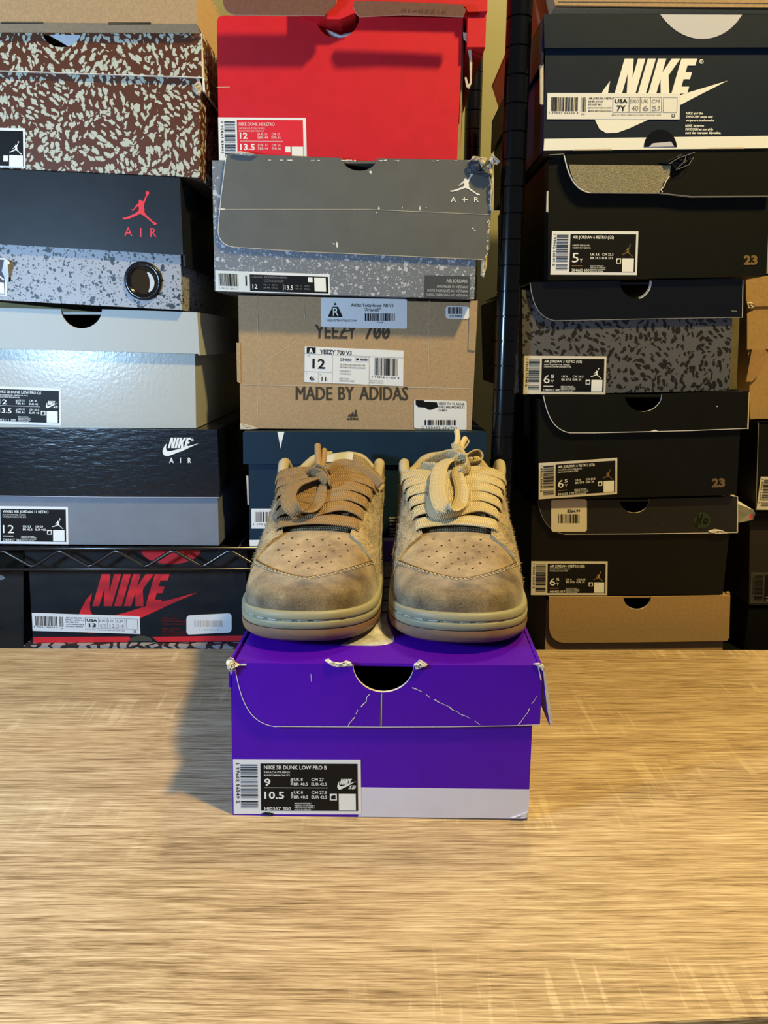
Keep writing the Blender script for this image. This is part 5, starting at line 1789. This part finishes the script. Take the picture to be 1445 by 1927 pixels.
def make_sneaker(name, tip, rot, label, lace, lace_paths, tongue_tilt, seed, knots):
    R = Matrix.Rotation(rot, 4, 'Z')
    M = Matrix.Translation(tip) @ R
    root = thing(name, tip, label, 'sneaker', 'pair of tan sneakers')
    rnd = random.Random(seed)

    def W(p):
        return M @ Vector(p)

    def put(nm, g, parent=None, smooth=True, local=True, **k):
        if local:
            g.v = [tuple(W(p)) for p in g.v]
        if parent is None:
            return build(nm, g, root, smooth=smooth, **k)
        return sub(parent, g, nm, smooth=smooth, **k)

    # ---- sole
    g = G()
    sp = spring
    rings = [contour(-.006, lambda y: sp(y) + .0), contour(.0015, lambda y: sp(y) * 1.0 + .0004), contour(.0046, lambda y: sp(y) + .0032), contour(.0054, lambda y: sp(y) + .0075), contour(.0050, lambda y: sp(y) + .0104)]
    g.grid(rings, GUM, True)
    g.face(list(reversed(rings[0])), GUM)
    put('outsole', g)
    g = G()
    rings = [contour(.0042, lambda y: sp(y) + .0104), contour(.0050, lambda y: sp(y) + .0112), contour(.0052, lambda y: sp(y) + .0152), contour(.0046, lambda y: sp(y) + .0160), contour(.0032, lambda y: sp(y) + .0163), contour(.0032, lambda y: sp(y) + .0170),
             contour(.0046, lambda y: sp(y) + .0173), contour(.0050, lambda y: sp(y) + .0182), contour(.0044, lambda y: sp(y) + .0214), contour(.0034, lambda y: sp(y) + .0226), contour(.0016, lambda y: sp(y) + .0230), contour(-.004, lambda y: sp(y) + .0225)]
    g.grid(rings, MIDSOLE, True)
    g.face(rings[-1], MIDSOLE)
    ms = put('midsole', g)
    md = ms.modifiers.new('split', 'EDGE_SPLIT')
    md.split_angle = math.radians(55)
    # sole stitches round the toe
    line = contour(.0036, lambda y: sp(y) + .01665)
    n = len(line)
    g = G()
    dense = []
    ordered = [p for p in line[:-1]]
    for i in range(len(ordered) - 1):
        a, c = ordered[i], ordered[i + 1]
        if min(a.y, c.y) > .20:
            continue
        k = max(1, int((c - a).length / .0012))
        dense += [a + (c - a) * j / k for j in range(k)]
    i = 0
    while i < len(dense) - 8:
        seg = dense[i:i + 7]
        g.tube(seg, .0005, STITCHW, 5)
        i += 9
    put('sole_stitching', g)

    # ---- vamp
    qs = [-1 + 2 * i / 48 for i in range(49)]
    ys = [y for y in YT if y <= .06] + [.07, .08, .088, .094]
    rows = []
    for y in ys:
        rows.append([arch(y * (0.0 if y == 0 else 1), q) for q in qs])
    tail = [[arch(.094 + .004 * (1 - 0), q) + Vector((0, 0, -.001)) for q in qs]]
    # the throat edge of the vamp is a rounded tongue shape: further forward at the sides
    g = G()
    g.grid(rows, VAMP)
    vm = put('vamp', g)
    # back edge, thickness
    g = G()
    g.grid([[arch(.094, q) for q in qs], [arch(.096, q) + Vector((0, 0, -.0012)) for q in qs], [arch(.094, q) + Vector((0, 0, -.006)) for q in qs]], DARKSUEDE)
    put('vamp_edge', g)
    # perforations
    g = G()
    holes = []
    for r_i, (y, nn, spn) in enumerate(((.043, 3, .016), (.050, 4, .026), (.0575, 5, .036), (.065, 6, .044), (.073, 5, .040), (.081, 4, .030))):
        for i in range(nn):
            x = (i - (nn - 1) / 2) * spn / max(1, nn - 1) * 1.25
            holes.append((x, y + .004 * (abs(x) / .02) ** 1.3))
    for x, y in holes:
        if y < seam_y(0.4) + .004 and abs(x) > .022:
            continue
        a = qe_for(y, abs(x))
        q = (1 - a) * (1 if x > 0 else -1)
        c = arch_o(y, q, .00025)
        t1 = (arch(y + .002, q) - arch(y - .002, q)).normalized()
        t2 = (arch(y, min(1, q + .02)) - arch(y, max(-1, q - .02))).normalized()
        g.face([c + t1 * (.00085 * math.sin(2 * math.pi * k / 8)) + t2 * (.00085 * math.cos(2 * math.pi * k / 8)) for k in range(8)], DARKHOLE)
    put('perforations', g, vm, kind='stuff')

    # ---- toe cap overlay
    g = G()
    fr = [0, .02, .05, .09, .14, .2, .28, .37, .47, .58, .7, .82, .92, 1.0]
    ro, rb = [], []
    for f in fr:
        ro.append([arch_o(seam_y(q) * f, q, .0016 + .0006 * math.sin(math.pi * min(1, f * 1.0))) for q in qs])
        rb.append([arch_o(seam_y(q) * f, q, 0.0 if f else -.001) for q in qs])
    g.grid(ro, SUEDE)
    g.grid([ro[-1], rb[-1]], SUEDE)
    g.grid([[r[0] for r in ro], [r[0] - Vector((0, 0, .001)) for r in ro]], SUEDE)
    g.grid([[r[-1] for r in ro], [r[-1] - Vector((0, 0, .001)) for r in ro]], SUEDE)
    tc_ = put('toe_cap', g)
    # cut edge of the overlay
    g = G()
    g.tube([arch_o(seam_y(q) + .0003, q, .0014) for q in [-.9 + 1.8 * i / 80 for i in range(81)]], .0007, EDGE, 6)
    put('seam_edge', g, tc_)
    # double row of stitches along the seam
    g = G()
    for back in (.0022, .0046):
        pts = []
        for i in range(241):
            q = -.86 + 1.72 * i / 240
            pts.append(arch_o(seam_y(q) - back, q, .0024))
        acc, start = 0.0, 0
        i = 0
        while i < len(pts) - 4:
            j = i
            d = 0
            while j < len(pts) - 1 and d < .0019:
                d += (pts[j + 1] - pts[j]).length
                j += 1
            if j - i >= 1:
                g.tube([pts[i], pts[j]], .00034, STITCH, 4)
            d = 0
            i = j
            while i < len(pts) - 1 and d < .0011:
                d += (pts[i + 1] - pts[i]).length
                i += 1
    put('seam_stitching', g, tc_)

    # ---- quarters: left and right
    def top_t(y):
        """share of the arch, from the sole up, that the quarter covers"""
        if y <= .192:
            xe = .0265 + (.0425 - .0265) * max(0, (y - .086)) / .106
            return min(.86, qe_for(y, xe))
        return .56
    for sgn in (-1, 1):
        yq = [.090 + (.289 - .090) * (i / 46) for i in range(47)]
        ro, rb, ri = [], [], []
        nt = 22
        for y in yq:
            tt = top_t(y)
            if .180 < y < .206:
                f = (y - .180) / .026
                tt = top_t(.180) * (1 - f) + .56 * f
            a, c, d = [], [], []
            for j in range(nt + 1):
                t = tt * j / nt
                # front edge sweeps forward low down
                yy = y - .030 * (1 - j / nt) ** .8 * max(0.0, 1 - (y - .090) / .06)
                q = sgn * (1 - t)
                fl = (j / nt) ** 2
                lift = .0026 + rnd.uniform(-.0005, .0006)
                up = Vector((0, 0, lerp_tab(COLL, y) * fl * (1 if y > .185 else 0)))
                flare = Vector((sgn * (.0035 + .0055 * max(0.0, min(1.0, (y - .178) / .03))) * fl * max(0.0, min(1.0, (y - .12) / .06)) * (1 if y < .25 else max(0, (.285 - y) / .035)), 0, 0))
                a.append(arch_o(yy, q, lift) + up + flare)
                c.append(arch_o(yy, q, -.0004) + up + flare)
                d.append(arch_o(yy, q, -.0035) + up + flare)
            ro.append(a)
            rb.append(c)
            ri.append(d)
        g = G()
        patch(g, ro, rb, HAIRY)
        qt = put('quarter', g)
        # pile of loose hairs
        g = G()
        for _ in range(2600):
            i = rnd.randrange(0, len(ro) - 1)
            j = rnd.randrange(0, nt)
            u, v = rnd.random(), rnd.random()
            p = (ro[i][j] * (1 - u) + ro[i + 1][j] * u) * (1 - v) + (ro[i][j + 1] * (1 - u) + ro[i + 1][j + 1] * u) * v
            e1, e2 = (ro[i + 1][j] - ro[i][j]).normalized(), (ro[i][j + 1] - ro[i][j]).normalized()
            nn = (p - Vector((0, p.y, .05)))
            nn.y = 0
            nn.normalize()
            d = (nn * rnd.uniform(.25, .7) + e1 * rnd.uniform(-.8, .8) - e2 * rnd.uniform(-.3, 1.0)).normalized()
            ln = rnd.uniform(.0015, .0040)
            wv = d.cross(nn).normalized() * rnd.uniform(.0001, .00022)
            mid = p + d * ln * .6 + nn * .0002
            tipp = p + d * ln - nn * .0006
            g.face([p - wv, p + wv, mid + wv * .7, mid - wv * .7], PILE)
            g.face([mid - wv * .7, mid + wv * .7, tipp], PILE)
        put('suede_pile', g, qt, kind='stuff', fixn=False)
        # eyelets
        for i in range(6):
            y = .1005 + i * .0147
            tt = top_t(y)
            q = sgn * (1 - tt * .955)
            c0 = arch_o(y, q, .0036)
            c0 = c0 + Vector((sgn * .0035 * .85 * max(0.0, min(1.0, (y - .12) / .06)), 0, 0))
            nrm = (arch_o(y, q, .005) - arch_o(y, q, .003)).normalized()
            t1 = Vector((0, 1, 0)) - nrm * nrm.y
            t1.normalize()
            t2 = nrm.cross(t1)
            g = G()
            g.face([c0 + (t1 * math.cos(2 * math.pi * k / 10) + t2 * math.sin(2 * math.pi * k / 10)) * .0021 for k in range(10)], DARKHOLE)
            put('eyelet', g, qt)
        # side emblem: long curved tick
        g = G()
        xs = [p[0] for p in SWOOSH]
        ysw = [p[1] for p in SWOOSH]
        top, bot = [], []

        def on_side(u, v):
            y = .105 + u * .150
            t = .16 + .40 * v
            i = min(len(yq) - 2, max(0, int((y - yq[0]) / (yq[1] - yq[0]))))
            j = min(nt - 1, max(0, int(t / .62 * nt)))
            return ro[i][j] + Vector((sgn * .0014, 0, 0)) + (ro[i + 1][j] - ro[i][j]) * ((y - yq[i]) / (yq[1] - yq[0]))
        for i in range(25):
            u = i / 24
            lo = .05 + .72 * u ** 1.5 - .10 * math.sin(math.pi * min(1, u * 2.2)) * (u < .45)
            th = .34 * (1 - u) ** .9 * (1 - math.exp(-u * 14)) + .015
            top.append(on_side(u, min(1, lo + th)))
            bot.append(on_side(u, lo))
        g.grid([top, bot], SUEDE)
        g.grid([top, [p - Vector((sgn * .0014, 0, 0)) for p in top]], SUEDE)
        g.grid([bot, [p - Vector((sgn * .0014, 0, 0)) for p in bot]], SUEDE)
        put('side_emblem', g, qt)
        # lining and padded collar rim
        g = G()
        g.grid([r[4:] for r in ri[14:]], LINING)
        put('lining', g)
        g = G()
        rim = []
        for y, a, d in zip(yq, ro, ri):
            if y >= .176:
                rim.append((a[-1] + d[-1]) / 2 + Vector((0, 0, .0008)))
        n = len(rim)
        g.tube(rim, [.0028 + .0022 * min(1, i / 5) for i in range(n)], LINING, 12)
        put('collar', g)
        # eyestay edge stitching
        g = G()
        row = []
        for y, a in zip(yq, ro):
            if .094 < y < .19:
                p = a[-1] * .72 + a[-3] * .28
                row.append(p + Vector((sgn * .0006, 0, .0004)))
        for a, c in zip(row[:-1], row[1:]):
            g.tube([a, a + (c - a) * .62], .00035, STITCH, 4)
        put('eyestay_stitching', g, qt)
    # heel counter
    g = G()
    ys2 = [.262, .27, .277, .283, .287, .2895]
    qh = [-1 + 2 * i / 30 for i in range(31)]
    rows = []
    for j in range(9):
        z = .022 + (.078 - .022) * j / 8
        rows.append([Vector((half(y) * s * 1.04 + s * .003, y + .0035, z)) for s, y in [(-1, y) for y in ys2] + [(1, y) for y in reversed(ys2)]])
    g.grid(rows, SUEDE)
    put('heel_counter', g)
    # insole
    g = G()
    ins = contour(-.008, lambda y: .030)
    g.face(ins, LINING)
    put('insole', g)

    # ---- tongue
    g = G()
    g.uv = []
    rowsT, rowsB = [], []
    NT, NX = 26, 18
    tw, tl = tongue_tilt
    uv = []
    for i in range(NT + 1):
        f = i / NT
        y = .080 + .126 * f
        zc = lerp_tab(HGT, y) - .0050 + .0060 * f + .013 * f ** 5
        wd = .0280 + .0150 * f ** 1.2
        if f > .86:
            wd *= math.sqrt(max(0.0, 1 - ((f - .86) / .14) ** 2.2 * .5))
        rT, rB = [], []
        for j in range(NX + 1):
            s = -1 + 2 * j / NX
            x = s * wd
            drop = (.0035 + .006 * f ** 3) * abs(s) ** 2.2 + (.008 + .006 * f) * max(0, abs(s) - .62) ** 2 * 4 * (f * .8 + .2)
            z = zc - drop - .045 * max(0.0, abs(s) - .45) ** 2 * f ** 5 + tl * s * f ** 2 - .005 * f ** 2
            th = .0045 + .0035 * f
            edge = max(0.0, 1 - max(0, (abs(s) - .86) / .14) ** 2) * (1 if f < .94 else max(0.05, 1 - ((f - .94) / .06) ** 2 * .9))
            rT.append(Vector((x + tw * f ** 2, y + .004 * f * (1 - abs(s) ** 2), z + th * .5 * edge)))
            rB.append(Vector((x + tw * f ** 2, y + .004 * f * (1 - abs(s) ** 2) + .003 * f, z - th * .5 * edge)))
        rowsT.append(rT)
        rowsB.append(rB)
    g.grid(rowsT, TONGUE)
    g.uv += [(rowsT[i][j].y, j / NX) for i in range(NT + 1) for j in range(NX + 1)]
    g.grid(rowsB, LINING)
    g.uv += [(0, 0)] * ((NT + 1) * (NX + 1))
    rim_t = [r[0] for r in rowsT] + rowsT[-1][1:] + [r[-1] for r in reversed(rowsT[:-1])]
    rim_b = [r[0] for r in rowsB] + rowsB[-1][1:] + [r[-1] for r in reversed(rowsB[:-1])]
    g.grid([rim_t, rim_b], LINING)
    g.uv += [(0, 0)] * (2 * len(rim_t))
    tg = put('tongue', g)
    g = G()
    g.tube([(a + c) / 2 for a, c in zip(rim_t[6:-6], rim_b[6:-6])], .0030, LINING, 8)
    put('tongue_binding', g, tg)
    # tongue label
    i0_, i1_ = NT - 3, NT
    g = G()
    lo = [rowsT[i0_][j] + Vector((0, -.0006, .0012)) for j in range(5, 13)]
    mid = [rowsT[i0_ + 2][j] + Vector((0, -.0008, .0014)) for j in range(5, 13)]
    hi = [rowsT[i1_][j] + Vector((0, .0, .0030)) for j in range(5, 13)]
    g.grid([lo, mid, hi, [p + Vector((0, .006, -.001)) for p in hi]], mat('woven_white_tag', (0.52, 0.51, 0.48), 0.8))
    tlab = put('tongue_label', g, tg, label='white woven tongue label')

    # ---- laces
    lc = G()
    z_up = .0046
    shared = []
    for i in range(6):
        y = .1005 + i * .0147
        xe = (.0265 + .016 * (y - .086) / .106) + .001 + .0035 * .6 * max(0, min(1, (y - .12) / .06))
        shared.append((xe, y, lerp_tab(HGT, y) + z_up))
    acr = Vector((0, .93, .36))
    for i in range(6):
        xe, y, z = shared[i]
        if i == 0:
            pts = [(-xe - .0045, y + .001, z - .0075), (-xe - .001, y, z - .0025), (-xe * .6, y - .001, z + .0002), (0, y - .002, z + .0018), (xe * .6, y - .001, z + .0004), (xe + .001, y, z - .0022), (xe + .0045, y + .001, z - .0075)]
            ribbon(lc, pts, acr, .0146, .0016, lace)
        else:
            x0, y0, z0 = shared[i - 1]
            for s, up in ((-1, .0006), (1, .0024)):
                ym = (y + y0) / 2
                zm = (z + z0) / 2
                pts = [(s * (xe + .0052), y + .002, z - .0085), (s * (xe + .0012), y + .001, z - .0020), (s * xe * .62, y - .0015, z + .0012 + up), (s * .004, ym + .001, zm + .0022 + up), (-s * x0 * .45, y0 + .004, z0 + .0006 + up * .4), (-s * x0 * .82, y0 + .002, z0 - .0022)]
                ribbon(lc, pts, acr, .0146, .0016, lace)
    for pth in lace_paths:
        pts, wds, wd_ = pth
        Mi = M.inverted()
        pl_ = [Mi @ at(*q) for q in pts]
        wl = [Vector(v) for v in wds] if isinstance(wds, list) else Vector(wds)
        ribbon(lc, pl_, wl, wd_, .0015, lace, 10)
    lo_ = put('laces', lc)
    for pts, rad in knots:
        g = G()
        g.tube(catmull([at(*q) for q in pts], 6), rad, lace if rad > .0022 else LINING, 10)
        g.uv = None
        sub(lo_, g, 'aglet', smooth=True)
    return root, tlab, rowsT, W


ZT = zt + 0.0008
Zv = Vector((0, 0, ZT))


def zp(x0, y0, px, py):
    return (x0 + px / 4.38, 790 + py / 4.38)


def A(px, py, y):
    a = zp(440, 790, px, py)
    return (a[0], a[1], .567 + .00083 * (985 - a[1]) - y)


def Bq(px, py, y):
    a = zp(720, 790, px, py)
    return (a[0], a[1], .567 + .00083 * (985 - a[1]) - y)


left_paths = [
    # loop hanging down towards the left
    ([A(770, 470, .020), A(690, 480, .024), A(590, 505, .026), A(500, 545, .027), A(452, 620, .026), A(466, 705, .024), A(540, 752, .021), A(625, 750, .019), A(690, 690, .018), A(720, 600, .018), A(742, 520, .020)], (.92, -.38, .10), [.0085, .0110, .0135, .0145, .0145, .0142, .0138, .0130, .0120, .0100, .0080]),
    # arch behind the knot to the right
    ([A(790, 440, .018), A(830, 390, .018), A(900, 365, .017), A(1000, 385, .015), A(1080, 430, .011), A(1150, 480, .007), A(1205, 540, .003)], (0, .55, .8), [.0075, .0095, .0105, .011, .011, .0105, .010]),
    # knot wraps
    ([A(655, 420, .024), A(700, 400, .027), A(750, 425, .029), A(790, 480, .029), A(795, 545, .024)], (-.3, -.3, .85), [.007, .0095, .0095, .0085, .006]),
    ([A(600, 450, .022), A(640, 430, .026), A(700, 440, .028), A(760, 470, .026)], (.1, -.4, .9), [.008, .010, .010, .008]),
    ([A(690, 395, .026), A(700, 430, .030), A(735, 475, .030), A(770, 520, .026)], (.8, -.3, .4), [.006, .009, .009, .007]),
]
left_knots = [([A(705, 405, .024), A(695, 330, .022), A(692, 270, .024), A(690, 212, .026)], .0031), ([A(722, 400, .022), A(740, 330, .020), A(742, 285, .020), A(746, 250, .021)], .0028)]
right_paths = [
    # long loop hanging in front
    ([Bq(600, 320, .024), Bq(540, 335, .030), Bq(478, 390, .033), Bq(455, 500, .034), Bq(455, 610, .033), Bq(490, 710, .030), Bq(560, 745, .027), Bq(630, 700, .025), Bq(652, 610, .024), Bq(640, 530, .024), Bq(615, 450, .025), Bq(620, 390, .026)], (.93, -.36, .10), [.0095, .0125, .0145, .0148, .0148, .0145, .014, .0135, .0125, .0115, .0105, .009]),
    # second loop, lower and to the left
    ([Bq(420, 560, .012), Bq(372, 640, .014), Bq(385, 730, .016), Bq(450, 785, .017), Bq(540, 795, .017), Bq(640, 770, .016), Bq(700, 690, .014), Bq(690, 600, .012)], (.35, -.45, .8), [.009, .011, .0112, .011, .011, .011, .0105, .009]),
    # bow to the left
    ([Bq(650, 320, .030), Bq(580, 290, .027), Bq(500, 300, .023), Bq(400, 335, .018), Bq(320, 375, .014)], (.25, -.3, .9), [.009, .0112, .0115, .0112, .011]),
    ([Bq(320, 385, .012), Bq(380, 395, .015), Bq(450, 400, .018)], (.1, -.2, .95), [.010, .0112, .0105]),
    # bow to the right
    ([Bq(665, 320, .030), Bq(710, 285, .027), Bq(765, 275, .022), Bq(800, 310, .017), Bq(790, 350, .015), Bq(730, 360, .018)], (.5, -.5, .7), [.008, .010, .0112, .011, .010, .008]),
    ([Bq(740, 340, .016), Bq(775, 350, .014), Bq(820, 400, .009), Bq(850, 450, .004)], (.9, .1, .4), [.009, .0112, .0112, .011]),
    # knot
    ([Bq(590, 350, .028), Bq(640, 320, .033), Bq(700, 335, .034), Bq(700, 390, .032), Bq(650, 430, .027)], (-.35, -.3, .85), [.008, .0112, .0115, .011, .009]),
    ([Bq(590, 190, .026), Bq(610, 230, .029), Bq(640, 280, .031), Bq(650, 330, .033)], (.85, -.4, .3), [.007, .009, .0095, .009]),
]
right_knots = [([Bq(605, 215, .026), Bq(615, 170, .025), Bq(617, 130, .026), Bq(610, 92, .028)], .0028), ([Bq(640, 250, .026), Bq(655, 200, .024), Bq(680, 155, .024)], .0028),
               ([Bq(668, 240, .024), Bq(695, 205, .023), Bq(708, 175, .023), Bq(684, 150, .024)], .0009)]
TIP_L = Vector((-0.0585, 0.4680, ZT))
TIP_R = Vector((0.0540, 0.4650, ZT))
lroot, ltl, lrows, lW = make_sneaker('sneaker', TIP_L, math.radians(-2.2), 'tan suede sneaker with brown laces, its bow hanging to the left', LACE_TAN, left_paths, (.010, .0035), 5, left_knots)
rroot, rtl, rrows, rW = make_sneaker('sneaker', TIP_R, math.radians(-3.0), 'tan suede sneaker with cream yellow laces tied in a long hanging loop', LACE_CREAM, right_paths, (.0, -.001), 6, right_knots)
# dark tick on the right tongue label
g = G()
a_ = [rW(p) for p in rrows[-1][5:13]]
o_ = a_[0] + Vector((.002, -.0008, .0010))
ux, uz = (a_[-1] - a_[0]).normalized(), Vector((0, .25, -.95))
for pts in (SWOOSH,):
    xs = [p[0] for p in pts]
    ys_ = [p[1] for p in pts]
    g.prism([o_ + ux * ((x - min(xs)) / (max(xs) - min(xs)) * .020) + uz * (-.004 + (y - min(ys_)) / (max(ys_) - min(ys_)) * .0065) for x, y in pts], (0, .0004, 0), INK)
sub(rtl, g, 'emblem')
